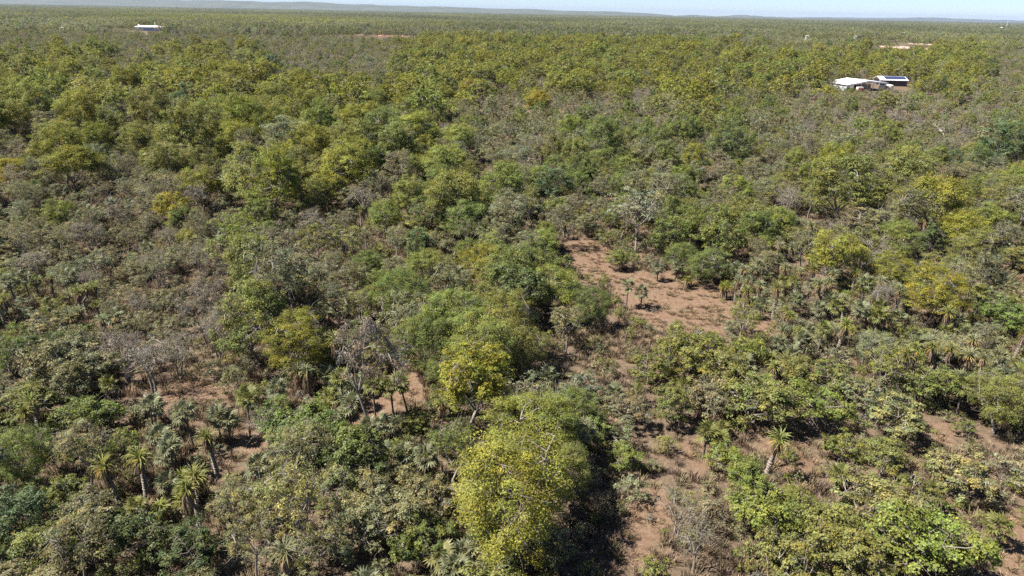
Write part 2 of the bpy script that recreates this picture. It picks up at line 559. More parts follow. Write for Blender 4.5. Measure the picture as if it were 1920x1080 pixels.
# pandanus: trunk with rings, one to three heads
PAN = []
for s in (81, 82, 83, 84, 85, 86):
    rng = random.Random(s)
    hh = [2.9, 3.6, 2.3, 3.2, 1.7, 1.0][s - 81]
    nh = [1, 2, 3, 1, 3, 2][s - 81]
    trunk = MB()
    heads = []
    lean = (rng.uniform(-.25, .25), rng.uniform(-.25, .25))
    fk = hh * (.62 if nh > 1 else 1)
    P = [(0, 0, -.2), (lean[0] * .3, lean[1] * .3, fk * .5), (lean[0], lean[1], fk)]
    trunk = make_ringed_trunk(s, P, .15, max(6, int(fk * 10)))
    if nh == 1:
        heads.append((lean[0], lean[1], fk))
    else:
        a0 = rng.random() * 6.28
        for i in range(nh):
            a = a0 + i * 6.28 / nh + rng.uniform(-.3, .3)
            rr = rng.uniform(.55, .95)
            e = (lean[0] + math.cos(a) * rr, lean[1] + math.sin(a) * rr, hh * rng.uniform(.9, 1.05))
            m = (lean[0] + math.cos(a) * rr * .7, lean[1] + math.sin(a) * rr * .7, fk + (e[2] - fk) * .35)
            t2 = make_ringed_trunk(s + i, [(lean[0], lean[1], fk - .1), m, e], .105, max(4, int((hh - fk) * 10)))
            trunk.extend(t2)
            heads.append(e)
    PAN.append(dict(trunk=trunk, heads=heads, H=hh, seed=s))
ROS = [make_rosette(900 + i, [62, 70, 56][i], [1.0, .9, 1.1][i], .07, [1.0, 1.25, .8][i]) for i in range(3)]
ROSM = [b.mesh('rosette', [M['strap']]) for b in ROS]
SKB = [make_skirt(950 + i, 48, [1.0, 1.4][i], .085, .14) for i in range(2)]
SKM = [b.mesh('dead_skirt', [M['dry']]) for b in SKB]
def shifted(b, off, tint=(1, 1, 1)):
    o = MB()
    o.add(np.concatenate(b.V) + np.array(off), np.concatenate(b.Q), np.concatenate(b.lv) * np.array(tint))
    return o
PROTO['pandanus'] = []
for p in PAN:
    tm = p['trunk'].mesh('pandanus_trunk', [M['ring_pale'], M['ring_dark']])
    far = MB()
    far.extend(p['trunk'], 1)
    for i, h in enumerate(p['heads']):
        b = shifted(ROS[i % 3], h)
        far.add(np.concatenate(b.V), np.concatenate(b.Q), np.concatenate(b.lv), 0)
        b = shifted(SKB[i % 2], h, (2.6, 1.4, 1.3))
        far.add(np.concatenate(b.V), np.concatenate(b.Q), np.concatenate(b.lv), 0)
    PROTO['pandanus'].append(dict(trunk=tm, heads=p['heads'], H=p['H'], far=far.mesh('pandanus_far', [M['strap'], M['ring_pale'], M['ring_dark']])))

# fan palms
FRB = [make_frond(700 + i) for i in range(3)]
FRM = [b.mesh('frond', [M['strap']]) for b in FRB]
PROTO['fan_palm'] = []
for s in range(4):
    rng = random.Random(400 + s)
    hh = [2.6, 3.3, 1.6, 2.1][s]
    ln = (rng.uniform(-.15, .15), rng.uniform(-.15, .15))
    t = MB()
    nn = 10
    pts = [(ln[0] * f * f, ln[1] * f * f, -.2 + (hh + .2) * f) for f in np.linspace(0, 1, nn)]
    t.tube(pts, np.linspace(.095, .065, nn) * np.where(np.arange(nn) % 2, 1.12, .92), 7)
    fr = []
    nf = 17
    for i in range(nf):
        f = i / nf
        fr.append((i % 3, i * 2.39996 + rng.uniform(-.2, .2), R(68 - 105 * f + rng.uniform(-8, 8)), rng.uniform(.85, 1.15), rng.uniform(-.35, .35)))
    top = (ln[0], ln[1], hh)
    crown = MB()
    for (k, a, e, sc, tw) in fr:
        mt = Matrix.Rotation(a, 4, 'Z') @ Matrix.Rotation(-e, 4, 'Y') @ Matrix.Rotation(tw, 4, 'X') @ Matrix.Scale(sc, 4)
        V = np.concatenate(FRB[k].V)
        V = np.array([tuple(mt @ Vector(v)) for v in V]) + np.array(top)
        crown.add(V, np.concatenate(FRB[k].Q), np.concatenate(FRB[k].lv))
    sk = make_skirt(420 + s, 26, .75, .16, .08)
    skm = sk.mesh('dead_fronds', [M['dry']])
    far = MB()
    far.add(np.concatenate(crown.V), np.concatenate(crown.Q), np.concatenate(crown.lv), 0)
    b = shifted(sk, top, (2.4, 1.7, 2.2))
    far.add(np.concatenate(b.V), np.concatenate(b.Q), np.concatenate(b.lv), 0)
    far.add(np.concatenate(t.V), np.concatenate(t.Q), None, 1)
    PROTO['fan_palm'].append(dict(trunk=t.mesh('palm_trunk', [M['bark_dark']], True), fr=fr, top=top, skirt=skm, H=hh,
                                  crown=crown.mesh('palm_crown', [M['strap']]), far=far.mesh('palm_far', [M['strap'], M['bark_dark']])))

TUFT = [make_tuft(500 + i, 46, .55, .5).mesh('grass_tuft', [M['dry']]) for i in range(4)]

# ------------------------------------------------------------------ colours of foliage (linear)
TINT = {
    'golden':      (.262, .238, .034),
    'yellow':      (.226, .228, .040),
    'pale_yellow': (.278, .270, .105),
    'olive':       (.202, .208, .056),
    'yellow_green': (.200, .228, .050),
    'green':       (.158, .188, .050),
    'bright_green': (.150, .202, .048),
    'dark_green':  (.102, .130, .042),
    'blue_green':  (.114, .160, .066),
    'grey_green':  (.216, .226, .116),
    'grey_olive':  (.224, .216, .108),
    'brown_olive': (.214, .190, .100),
    'brown_grey':  (.226, .198, .145),
    'silver':      (.246, .252, .165),
}
WORD = {'golden': 'golden', 'yellow': 'yellow-olive', 'pale_yellow': 'pale yellow', 'olive': 'olive green', 'yellow_green': 'yellow-green',
        'green': 'mid green', 'bright_green': 'bright green', 'dark_green': 'dark green', 'blue_green': 'bluish green', 'grey_green': 'grey-green',
        'grey_olive': 'greyish olive', 'brown_olive': 'brownish olive', 'brown_grey': 'brown-grey', 'silver': 'silvery green'}

# ------------------------------------------------------------------ what grows where (read off the photograph, cells of 96 x 60 px from y = 60)
GRID = [
 'ggggggggYYYYYYggggYg',
 'YYgYYgggYYYYYgYYYYYg',
 'YYYYYYYYYggggYGggggg',
 'YYgYYGYGgggGGgGggggG',
 'gYbYgYYGYggGggggGGgg',
 'gbbYgYYgGYggGGggGggY',
 'DbbbGbbgDYgoGGgpgYYg',
 'DgbbbbgGGYGoopppYpYg',
 'ppbbbYgGGGYoooppppYp',
 'DDbbbYbGGGgooogppppp',
 'DDbobYpGGGooLLgpgppp',
 'DDooopppGGGgoLLogLDD',
 'DDppoLpppYYgoLLooLoo',
 'GDppoLDDDYYooLLoLLLo',
 'GDpgggDDDYYooLLLLLLo',
 'DDDgggDDDYDooLLLLLLo',
 'DDDDggDppDDooLLLLLLo',
]
def cell(px, py):
    px += rnd.gauss(0, 26)
    py += rnd.gauss(0, 15)
    r = int((py - 60) / 60)
    if r < 0:
        return 'F'
    return GRID[min(r, 16)][min(max(int(px / 96), 0), 19)]

MIX = {   # kind, weight, size range, tints
 'F': [('gum_tree', 5, (1.0, 1.7), 'grey_green grey_olive grey_olive green'), ('wattle_tree', 4, (.9, 1.5), 'olive olive green grey_green'), ('bare_tree', .8, (1, 1.5), 'brown_grey')],
 'Y': [('wattle_tree', 10, (.75, 1.6), 'yellow_green yellow olive olive yellow yellow'), ('gum_tree', 2.5, (.8, 1.2), 'grey_green grey_olive'), ('scrub_bush', 3, (.8, 1.5), 'olive grey_olive'), ('broadleaf_tree', .8, (.6, .9), 'dark_green green')],
 'G': [('wattle_tree', 6, (.5, .95), 'green olive yellow_green green'), ('broadleaf_tree', 1.6, (.5, .9), 'green dark_green green'), ('gum_tree', 2.5, (.7, 1.1), 'grey_green grey_olive'), ('scrub_bush', 4, (.8, 1.4), 'green olive')],
 'g': [('gum_tree', 6, (.5, .92), 'grey_green grey_olive brown_olive grey_green olive'), ('wattle_tree', 2.4, (.45, .85), 'olive green yellow_green grey_green'), ('scrub_bush', 6, (.7, 1.5), 'grey_olive grey_green olive brown_olive'), ('leafy_shrub', 3, (.6, 1.0), 'grey_green olive green'), ('bare_tree', 1.1, (.7, 1.0), 'brown_grey'), ('pandanus', .5, (.6, .95), 'olive grey_green'), ('fan_palm', .5, (.6, .9), 'grey_green'), ('dead_tree', .16, (.6, 1.0), 'silver')],
 'b': [('gum_tree', 6, (.42, .78), 'grey_olive brown_olive brown_grey grey_olive grey_green'), ('bare_tree', 1.6, (.5, .85), 'brown_grey grey_olive'), ('scrub_bush', 5, (.7, 1.4), 'grey_olive brown_olive grey_green'), ('leafy_shrub', 2, (.5, .9), 'grey_olive grey_green'), ('pandanus', .3, (.6, .9), 'grey_green'), ('dead_tree', .2, (.5, .8), 'silver'), ('fan_palm', .4, (.6, .9), 'grey_green')],
 'p': [('pandanus', 5, (.55, .95), 'olive yellow_green grey_green grey_green'), ('fan_palm', 3, (.6, .9), 'grey_green olive grey_olive'), ('scrub_bush', 7, (.6, 1.2), 'olive grey_olive grey_green brown_olive'), ('gum_tree', 1.3, (.5, .8), 'grey_olive grey_green'), ('leafy_shrub', 1.6, (.4, .8), 'olive grey_green'), ('bare_tree', .5, (.5, .8), 'brown_grey')],
 'o': [('scrub_bush', 6, (.5, 1.1), 'brown_olive grey_olive olive'), ('leafy_shrub', 1.6, (.4, .8), 'grey_olive olive yellow_green'), ('bare_tree', 1.2, (.4, .75), 'brown_grey'), ('fan_palm', .4, (.6, .85), 'grey_green')],
 'L': [('leafy_shrub', 7, (.6, 1.1), 'yellow_green olive grey_olive grey_green olive'), ('scrub_bush', 4, (.6, 1.2), 'olive brown_olive grey_olive'), ('bare_tree', .5, (.5, .8), 'brown_grey'), ('dead_tree', .25, (.4, .7), 'silver'), ('fan_palm', .3, (.6, .85), 'olive'), ('pandanus', .12, (.6, .8), 'olive')],
 'D': [('leafy_shrub', 6, (.7, 1.25), 'grey_olive green grey_green olive'), ('gum_tree', 2.4, (.55, .85), 'grey_olive green'), ('scrub_bush', 5, (.7, 1.3), 'green olive grey_olive'), ('fan_palm', .3, (.6, .9), 'olive'), ('pandanus', .25, (.6, .9), 'olive')],
}
SPACE = {'F': .80, 'Y': .66, 'G': .68, 'g': .74, 'b': .78, 'p': .74, 'o': 1.35, 'L': 1.1, 'D': .70}

# bare ground, outlined on the photograph
EARTH = [
 [(1045, 458), (1110, 442), (1158, 478), (1158, 518), (1100, 530), (1062, 497)],
 [(1130, 505), (1265, 506), (1368, 548), (1398, 598), (1340, 634), (1215, 628), (1180, 585), (1145, 550)],
 [(1380, 610), (1450, 600), (1462, 636), (1392, 642)],
 [(1150, 1000), (1190, 930), (1225, 890), (1265, 900), (1255, 980), (1215, 1060), (1160, 1085)],
 [(1270, 830), (1330, 820), (1345, 870), (1290, 890)],
 [(1480, 690), (1560, 680), (1560, 705), (1490, 715)],
 [(1400, 820), (1440, 850), (1520, 850), (1500, 825)],
 [(1850, 985), (1920, 930), (1960, 1100), (1870, 1085)],
 [(690, 730), (775, 690), (800, 745), (740, 775), (700, 825), (650, 790)],
 [(440, 800), (492, 790), (500, 850), (440, 850)],
 [(270, 745), (400, 690), (440, 745), (330, 765)],
 [(1450, 870), (1540, 862), (1520, 890), (1455, 890)],
 [(1720, 800), (1800, 790), (1800, 850), (1730, 850)],
]
def inside(px, py, poly):
    c = False
    j = len(poly) - 1
    for i in range(len(poly)):
        xi, yi = poly[i]
        xj, yj = poly[j]
        if (yi > py) != (yj > py) and px < (xj - xi) * (py - yi) / (yj - yi + 1e-9) + xi:
            c = not c
        j = i
    return c
def on_earth(px, py):
    # ragged edges
    px += 16 * mnoise.noise(Vector((px * .03, py * .05, 1))) + 8 * mnoise.noise(Vector((px * .1, py * .16, 7)))
    py += 9 * mnoise.noise(Vector((px * .03, py * .05, 5))) + 5 * mnoise.noise(Vector((px * .1, py * .16, 3)))
    return any(inside(px, py, e) for e in EARTH)

# far bare patches on the ground: centre pixel, half width (m), half depth (m)
FAR_EARTH = [(1680, 88, 27, 62), (1738, 83, 19, 45), (740, 66, 23, 42), (276, 57, 9, 22), (1400, 152, 8, 12), (1500, 152, 9, 10)]
FE = [(at(px, py), a, b) for px, py, a, b in FAR_EARTH]

# nothing tall grows between the camera and these (pixel boxes, distance)
KEEP = [(1574, 148, 1698, 165, 312), (249, 43, 314, 52, 800), (1652, 83, 1738, 90, 790), (704, 63, 778, 69, 830), (268, 52, 290, 58, 800),
        (198, 49, 222, 53, 840), (1508, 70, 1518, 76, 890), (1602, 70, 1616, 75, 930), (1686, 61, 1710, 67, 1220), (1872, 40, 1892, 54, 2800)]

# ------------------------------------------------------------------ plants picked out on the photograph
items = []
rnd = random.Random(5)
def put(kind, x, y, s, tint, var=None, label=None, rot=None, zs=1.0, hand=False):
    it = dict(kind=kind, x=x, y=y, s=s, tint=tint, var=rnd.randrange(8 if kind == 'wattle_tree' else len(PROTO[kind])) if var is None else var,
              rot=rnd.random() * 6.28 if rot is None else rot, zs=zs, label=label, hand=hand)
    items.append(it)
    return it

def crown(kind, px, py, wpx, tint, label=None, var=None, zs=1.0):
    """place a plant from the pixel of its crown's centre and the crown's width in pixels"""
    k = KIND[kind]
    s = 1.0
    for _ in range(6):
        p = at(px, py, k['hc'] * s * zs)
        d = project(p.x, p.y, p.z)[2]
        s = wpx * d / F / k['D'] * 1.02
    if kind == 'wattle_tree' and p.y < 75:
        var = 8 + (int(px) % 4)
    return put(kind, p.x, p.y, s, tint, var, label, zs=zs, hand=True)

def head(kind, px, py, var, tint, label=None, s=1.0):
    """place a palm or pandanus from the pixel of its head"""
    h = PROTO[kind][var]['H'] * s
    p = at(px, py, h + .2)
    return put(kind, p.x, p.y, s, tint, var, label, hand=True)

W_, B_, G_, S_ = 'wattle_tree', 'broadleaf_tree', 'gum_tree', 'leafy_shrub'
for a in [
 (W_, 985, 900, 250, 'yellow', 'large domed yellow-olive wattle with pale dead twigs, casting a deep shadow on brown ground', 0),
 (W_, 1060, 880, 110, 'olive', None, 2),
 (W_, 1010, 800, 165, 'yellow_green', 'tall yellow-green wattle standing directly behind the large domed wattle', 1),
 (W_, 1080, 770, 90, 'green', None, 3),
 (W_, 915, 490, 100, 'golden', 'golden wattle beside a dark shaded crown at the edge of the clearing', 4),
 (B_, 972, 500, 80, 'dark_green', 'dark green tree in the shade of the golden wattle', 0),
 (W_, 800, 505, 90, 'yellow_green'), (W_, 745, 545, 100, 'green'), (W_, 690, 560, 70, 'olive'),
 (W_, 1035, 525, 110, 'yellow_green', 'light yellow-green wattle beside the upper end of the bare earth clearing', 5),
 (W_, 855, 592, 150, 'yellow_green'), (W_, 950, 598, 135, 'olive', None, 1), (W_, 800, 640, 120, 'green'), (W_, 905, 655, 150, 'yellow_green', None, 3), (W_, 985, 660, 90, 'olive'), (W_, 835, 690, 90, 'green'),
 (G_, 1065, 590, 90, 'grey_olive'), (W_, 1110, 570, 80, 'green'),
 (W_, 550, 635, 130, 'yellow', None, 2), (W_, 610, 655, 70, 'olive'),
 (W_, 322, 393, 72, 'golden', 'small rounded golden wattle among grey scrub', 1),
 (W_, 318, 300, 75, 'pale_yellow', 'pale yellow thin-leaved wattle beside brown scrub'),
 (W_, 115, 255, 78, 'yellow'), (W_, 175, 262, 70, 'yellow'), (W_, 25, 320, 60, 'golden'), (W_, 245, 265, 60, 'olive'), (W_, 190, 225, 70, 'green'),
 (W_, 455, 255, 75, 'yellow'), (W_, 500, 315, 62, 'yellow'), (W_, 560, 340, 70, 'olive'), (W_, 590, 365, 70, 'olive'), (W_, 540, 260, 90, 'grey_green'), (W_, 660, 265, 100, 'olive'), (W_, 600, 230, 80, 'yellow_green'), (W_, 625, 310, 90, 'olive'), (W_, 700, 300, 60, 'green'),
 (B_, 745, 270, 95, 'green', 'dense mid green tree among olive wattles', 1), (W_, 795, 275, 55, 'yellow'), (W_, 780, 310, 55, 'yellow_green'), (W_, 720, 240, 80, 'green'),
 (W_, 855, 375, 110, 'olive', None, 4), (B_, 850, 405, 70, 'dark_green'), (W_, 940, 350, 90, 'yellow_green'), (W_, 950, 400, 90, 'grey_green'), (B_, 885, 410, 60, 'blue_green'),
 (W_, 1130, 262, 80, 'green'), (W_, 1135, 300, 60, 'green'), (B_, 1035, 345, 55, 'blue_green', 'round bluish green tree beside yellow pandanus heads'), (W_, 1085, 290, 60, 'olive'),
 (G_, 1200, 375, 110, 'silver', 'broad silvery grey-green gum above the clearing'), (W_, 1260, 400, 80, 'green'), (W_, 1310, 420, 80, 'green'), (G_, 1240, 360, 90, 'grey_green'), (W_, 1165, 380, 40, 'yellow_green'),
 (W_, 1390, 400, 90, 'olive'), (W_, 1420, 430, 70, 'green'), (W_, 1300, 300, 60, 'yellow'), (B_, 1370, 275, 70, 'dark_green'), (W_, 1285, 240, 70, 'green'), (W_, 1330, 490, 70, 'green'), (W_, 1280, 470, 60, 'green'),
 (W_, 1590, 345, 130, 'olive', 'broad olive green wattle over deep black shade', 0), (W_, 1560, 300, 80, 'yellow'), (W_, 1630, 330, 70, 'olive'), (W_, 1715, 310, 95, 'olive'), (W_, 1655, 250, 60, 'yellow_green'), (B_, 1888, 268, 75, 'blue_green', 'large bluish green tree with dense rounded crown, alone in scrub', 2), (B_, 1780, 300, 45, 'blue_green'), (B_, 1850, 305, 40, 'blue_green'),
 (W_, 1680, 450, 85, 'yellow_green'), (W_, 1670, 500, 75, 'yellow'), (W_, 1800, 430, 80, 'yellow'), (W_, 1850, 420, 80, 'yellow_green'), (W_, 1830, 460, 90, 'olive'), (W_, 1890, 370, 80, 'olive'),
 (W_, 1750, 545, 110, 'golden', 'golden-olive wattle rising out of the pandanus grove', 3), (W_, 1790, 500, 60, 'olive'),
 (S_, 1885, 595, 85, 'bright_green', 'bright green thin-stemmed shrub beside the pandanus grove'), (S_, 1845, 575, 50, 'bright_green'),
 (W_, 1885, 745, 120, 'olive'), (S_, 1830, 740, 80, 'dark_green'),
 (G_, 445, 462, 118, 'yellow_green', 'spreading gum with a dark forked trunk and light green crown'),
 (B_, 350, 184, 58, 'blue_green', 'dark bluish green tree with rounded crown among golden wattles', 0), (B_, 1430, 121, 32, 'blue_green', 'dark bluish green rounded tree standing above distant olive woodland', 1),
 (W_, 100, 150, 70, 'yellow'), (W_, 30, 180, 70, 'yellow'), (W_, 160, 190, 70, 'golden'), (W_, 230, 150, 60, 'yellow'), (W_, 420, 160, 60, 'olive'), (W_, 440, 140, 60, 'yellow'), (W_, 560, 150, 60, 'yellow'), (W_, 640, 155, 60, 'yellow'), (W_, 525, 180, 60, 'olive'), (W_, 470, 205, 60, 'olive'), (W_, 880, 165, 50, 'golden'), (W_, 830, 180, 50, 'yellow'), (W_, 700, 190, 50, 'olive'),
 (W_, 870, 80, 32, 'golden'), (W_, 1010, 190, 50, 'golden'), (B_, 830, 130, 30, 'dark_green'), (B_, 1370, 110, 26, 'dark_green'), (B_, 1830, 115, 26, 'dark_green'), (B_, 1860, 125, 28, 'dark_green'), (B_, 515, 118, 36, 'blue_green'), (W_, 1380, 72, 22, 'golden', 'lone golden tree rising above the distant grey-green woodland'),
 (S_, 570, 800, 150, 'bright_green', 'bright green leafy shrub beside the bare soil and fan palms', 0), (S_, 510, 770, 70, 'bright_green'), (S_, 660, 830, 60, 'bright_green', 'small bright green shrub at the foot of the tall pale gum', 3),
 (S_, 100, 690, 130, 'grey_olive', None, 1), (S_, 165, 690, 100, 'grey_olive'), (S_, 30, 660, 90, 'dark_green'), (S_, 60, 760, 110, 'olive'), (S_, 165, 780, 100, 'green'),
 (W_, 45, 850, 110, 'green', 'mid green feathery wattle above dark shrubs'), (B_, 30, 960, 110, 'blue_green', 'grey-blue tree with pale branching stems'), (S_, 130, 930, 100, 'green'),
 (G_, 540, 940, 150, 'pale_yellow', 'wide low pale yellow-green gum with grey twisted limbs', 2), (G_, 440, 930, 110, 'pale_yellow'), (G_, 620, 910, 100, 'pale_yellow'), (G_, 470, 1010, 120, 'grey_olive'), (G_, 590, 1010, 110, 'grey_olive'),
 (S_, 720, 960, 150, 'grey_olive', None, 2), (S_, 800, 930, 110, 'grey_olive'), (S_, 660, 1010, 120, 'grey_green'), (S_, 780, 1020, 120, 'green'), (S_, 250, 1010, 130, 'dark_green'), (S_, 90, 1020, 130, 'green'), (S_, 360, 1030, 120, 'dark_green'),
 (S_, 1030, 1020, 110, 'grey_olive'), (S_, 950, 1040, 90, 'dark_green'), (S_, 900, 990, 80, 'dark_green'),
 (S_, 1165, 860, 70, 'yellow_green', 'bright yellow-green leafy shrub beside the deep shadow'),
 (S_, 1440, 960, 150, 'yellow_green', None, 0), (S_, 1560, 990, 150, 'olive', None, 1), (S_, 1750, 1000, 190, 'yellow_green', 'very wide yellow-green shrub beside bare brown ground', 2), (S_, 1640, 950, 150, 'pale_yellow', None, 3), (S_, 1480, 1050, 150, 'olive', None, 4), (S_, 1700, 920, 120, 'olive'), (S_, 1620, 1050, 150, 'olive'),
 (S_, 1290, 660, 120, 'olive'), (S_, 1230, 690, 90, 'olive'), (S_, 1350, 690, 100, 'olive'), (S_, 1400, 660, 80, 'yellow_green'), (S_, 1265, 625, 50, 'olive'), (S_, 1335, 640, 44, 'yellow_green'),
 (S_, 1420, 740, 130, 'olive', None, 2), (S_, 1330, 740, 100, 'grey_olive'), (S_, 1530, 760, 110, 'yellow_green'), (S_, 1620, 740, 100, 'grey_green'), (S_, 1690, 780, 120, 'pale_yellow'), (S_, 1490, 700, 80, 'olive'), (S_, 1260, 760, 90, 'olive'), (S_, 1580, 830, 80, 'yellow_green'), (S_, 1360, 850, 80, 'yellow_green'), (S_, 1400, 890, 90, 'yellow_green'), (S_, 1800, 880, 120, 'pale_yellow'), (S_, 1660, 850, 90, 'olive'),
 (S_, 1090, 730, 80, 'silver', 'silvery grey-green shrub behind the tall yellow-green wattle'), (S_, 1110, 800, 90, 'green'), (S_, 850, 830, 90, 'green'), (S_, 1180, 770, 80, 'brown_olive'),
]:
    crown(*a)
crown('bare_tree', 275, 660, 100, 'brown_grey', 'bare grey-brown twiggy tree with dark forked stems over dry grass', 0)
crown('bare_tree', 1617, 140, 22, 'brown_grey', 'bare mauve-grey tree rising behind the white shed roof', 3)
crown('bare_tree', 225, 650, 80, 'brown_grey', None, 1)
crown('bare_tree', 330, 640, 80, 'brown_grey', None, 2)
crown('bare_tree', 400, 610, 90, 'brown_grey', None, 3)
crown('bare_tree', 1270, 950, 90, 'brown_olive', None, 1)
crown('bare_tree', 1310, 1000, 90, 'brown_olive', None, 2)
for px, py, w, v, l in [(205, 368, 45, 0, 'white dead tree with forked bare branches among olive scrub'), (795, 438, 55, 1, 'white dead tree with twisted arms below a dark shaded crown'),
                        (1780, 225, 45, 2, 'spreading white dead tree on the open scrubby plain'), (1298, 625, 40, 3, 'white dead stump-like tree beside the clearing'),
                        (835, 462, 40, 2, None), (235, 352, 22, 3, None), (885, 200, 22, 1, None), (990, 292, 30, 0, None), (1640, 745, 60, 1, 'white forked dead tree among pale shrubs'),
                        (1600, 900, 80, 0, None), (10, 985, 70, 0, None), (1240, 740, 60, 3, None), (690, 280, 24, 0, None)]:
    crown('dead_tree', px, py, w, 'silver', l, v)
# tall pale gum: base on the ground at (700, 825)
p = at(700, 828)
put('gum_tree', p.x, p.y, .86, 'brown_grey', 4, 'tall pale-trunked gum with thin grey crown beside pandanus and fan palms', zs=1.6, hand=True)
# pandanus heads
P_ = 'pandanus'
for px, py, v, t, l in [
 (575, 690, 2, 'green', 'large drooping many-headed pandanus under a yellow-olive wattle'), (845, 752, 4, 'yellow_green', 'low pandanus with three clear star-shaped heads'), (915, 745, 5, 'yellow_green', None),
 (252, 765, 5, 'grey_green', 'grey-green star-headed pandanus beside fan palms'), (360, 895, 4, 'yellow_green', 'wide bushy pandanus with long arching leaves'), (318, 948, 5, 'yellow_green', None), (395, 815, 3, 'yellow_green', None),
 (1450, 815, 0, 'yellow_green', 'lone pandanus on a dark trunk above a round shadow'), (1365, 537, 4, 'yellow', 'yellow-leaved pandanus at the edge of the bare earth clearing'), (1290, 522, 5, 'yellow_green', None),
 (1545, 528, 1, 'green', 'tall pandanus with boldly banded pale trunk'), (1470, 500, 0, 'green', None), (1425, 530, 0, 'green', None), (1480, 460, 1, 'green', None), (1460, 455, 0, 'green', None), (1400, 545, 3, 'yellow_green', None),
 (1525, 505, 0, 'yellow_green', None), (1560, 510, 3, 'grey_green', None), (1620, 475, 1, 'grey_green', None), (1605, 510, 0, 'yellow_green', None), (1655, 525, 0, 'green', None), (1690, 540, 3, 'green', None),
 (1780, 585, 0, 'yellow_green', 'pandanus with banded trunk in front of the golden-olive wattle'), (1760, 650, 1, 'yellow_green', 'pandanus with a thick dark leaning trunk'), (1700, 660, 1, 'yellow_green', None), (1720, 670, 0, 'yellow_green', None), (1915, 625, 0, 'yellow_green', None), (1830, 640, 3, 'green', None), (1815, 665, 0, 'green', None),
 (1500, 620, 0, 'yellow_green', None), (1580, 610, 0, 'yellow_green', None), (1640, 640, 4, 'yellow_green', None), (1590, 560, 3, 'green', None), (1010, 335, 5, 'yellow', None), (1030, 380, 4, 'yellow', 'pandanus with orange-brown dead leaves beside a bluish tree'), (1880, 620, 5, 'green', None), (530, 1030, 3, 'green', None), (310, 385, 0, 'green', None), (190, 400, 2, 'green', None), (140, 590, 2, 'green', None),
 (1530, 230, 2, 'silver', 'pale silvery pandanus clump on the scrubby plain')]:
    head(P_, px, py, v, {'green': 'grey_green', 'yellow_green': rnd.choice(['yellow_green', 'olive', 'olive']), 'yellow': 'yellow'}.get(t, t), l, s=rnd.uniform(.68, .96))
Q_ = 'fan_palm'
for px, py, v, t, l in [
 (458, 745, 1, 'green', 'tall dark fan palm beside a patch of bare soil'), (285, 812, 0, 'grey_green', 'fan palm with bright pale fronds beside a dark shrub'), (350, 768, 1, 'grey_green', 'fan palm with a shaggy skirt over dry grass'), (320, 835, 0, 'grey_green', None), (425, 780, 3, 'grey_green', None), (405, 775, 3, 'grey_green', None), (480, 870, 3, 'grey_green', None), (285, 760, 2, 'grey_green', None),
 (700, 715, 1, 'green', None), (735, 720, 1, 'green', None), (765, 720, 1, 'yellow_green', None), (720, 790, 2, 'silver', None), (745, 800, 2, 'grey_green', None), (720, 850, 2, 'silver', None), (755, 850, 2, 'silver', None), (795, 855, 3, 'silver', None), (690, 800, 3, 'silver', None), (640, 700, 1, 'green', None),
 (1178, 535, 0, 'grey_green', 'slim fan palm standing in the bare earth clearing'), (1205, 545, 3, 'silver', 'fan palm with a grey shaggy skirt in the middle of the clearing'), (1235, 500, 2, 'grey_green', None), (1270, 495, 2, 'grey_green', None),
 (1625, 528, 1, 'grey_green', None), (1440, 515, 2, 'grey_green', None), (1405, 520, 2, 'grey_green', None), (1490, 560, 3, 'silver', None), (1550, 565, 3, 'silver', None), (1610, 575, 1, 'grey_green', None), (1680, 590, 3, 'silver', None), (1800, 600, 3, 'silver', None), (1740, 640, 3, 'silver', None), (1340, 500, 3, 'silver', None), (1380, 500, 3, 'silver', None),
 (830, 1040, 2, 'pale_yellow', 'pale yellow-tinged fan palm among dark shrubs'), (870, 1030, 2, 'grey_green', None), (920, 1050, 2, 'silver', None), (850, 1060, 3, 'grey_green', None), (1325, 810, 3, 'blue_green', None), (1350, 820, 2, 'green', None), (1880, 985, 2, 'green', 'low fan palm alone on bare brown ground'), (20, 530, 1, 'grey_green', None), (45, 520, 1, 'grey_green', None), (520, 720, 3, 'grey_green', None)]:
    head(Q_, px, py, v, {'silver': 'grey_green', 'blue_green': 'olive', 'green': 'olive'}.get(t, t), l, s=.8)

# ------------------------------------------------------------------ the rest of the woodland, thrown in without crowding
HASH = {}
CS = 6.0
def crowd(x, y, r):
    c = (int(x // CS), int(y // CS))
    for i in (-1, 0, 1):
        for j in (-1, 0, 1):
            for (a, b, q) in HASH.get((c[0] + i, c[1] + j), ()):
                if (a - x) ** 2 + (b - y) ** 2 < (q + r) ** 2:
                    return True
    return False
def mark(x, y, r):
    HASH.setdefault((int(x // CS), int(y // CS)), []).append((x, y, r))
for it in items:
    mark(it['x'], it['y'], min(KIND[it['kind']]['D'] * it['s'] * .36, 5.5))

def blocked(px, py, ptop, d, w):
    for (x0, y0, x1, y1, dist) in KEEP:
        if d < dist and px + w > x0 and px - w < x1 and ptop < y1 and py > y0:
            return True
    return False

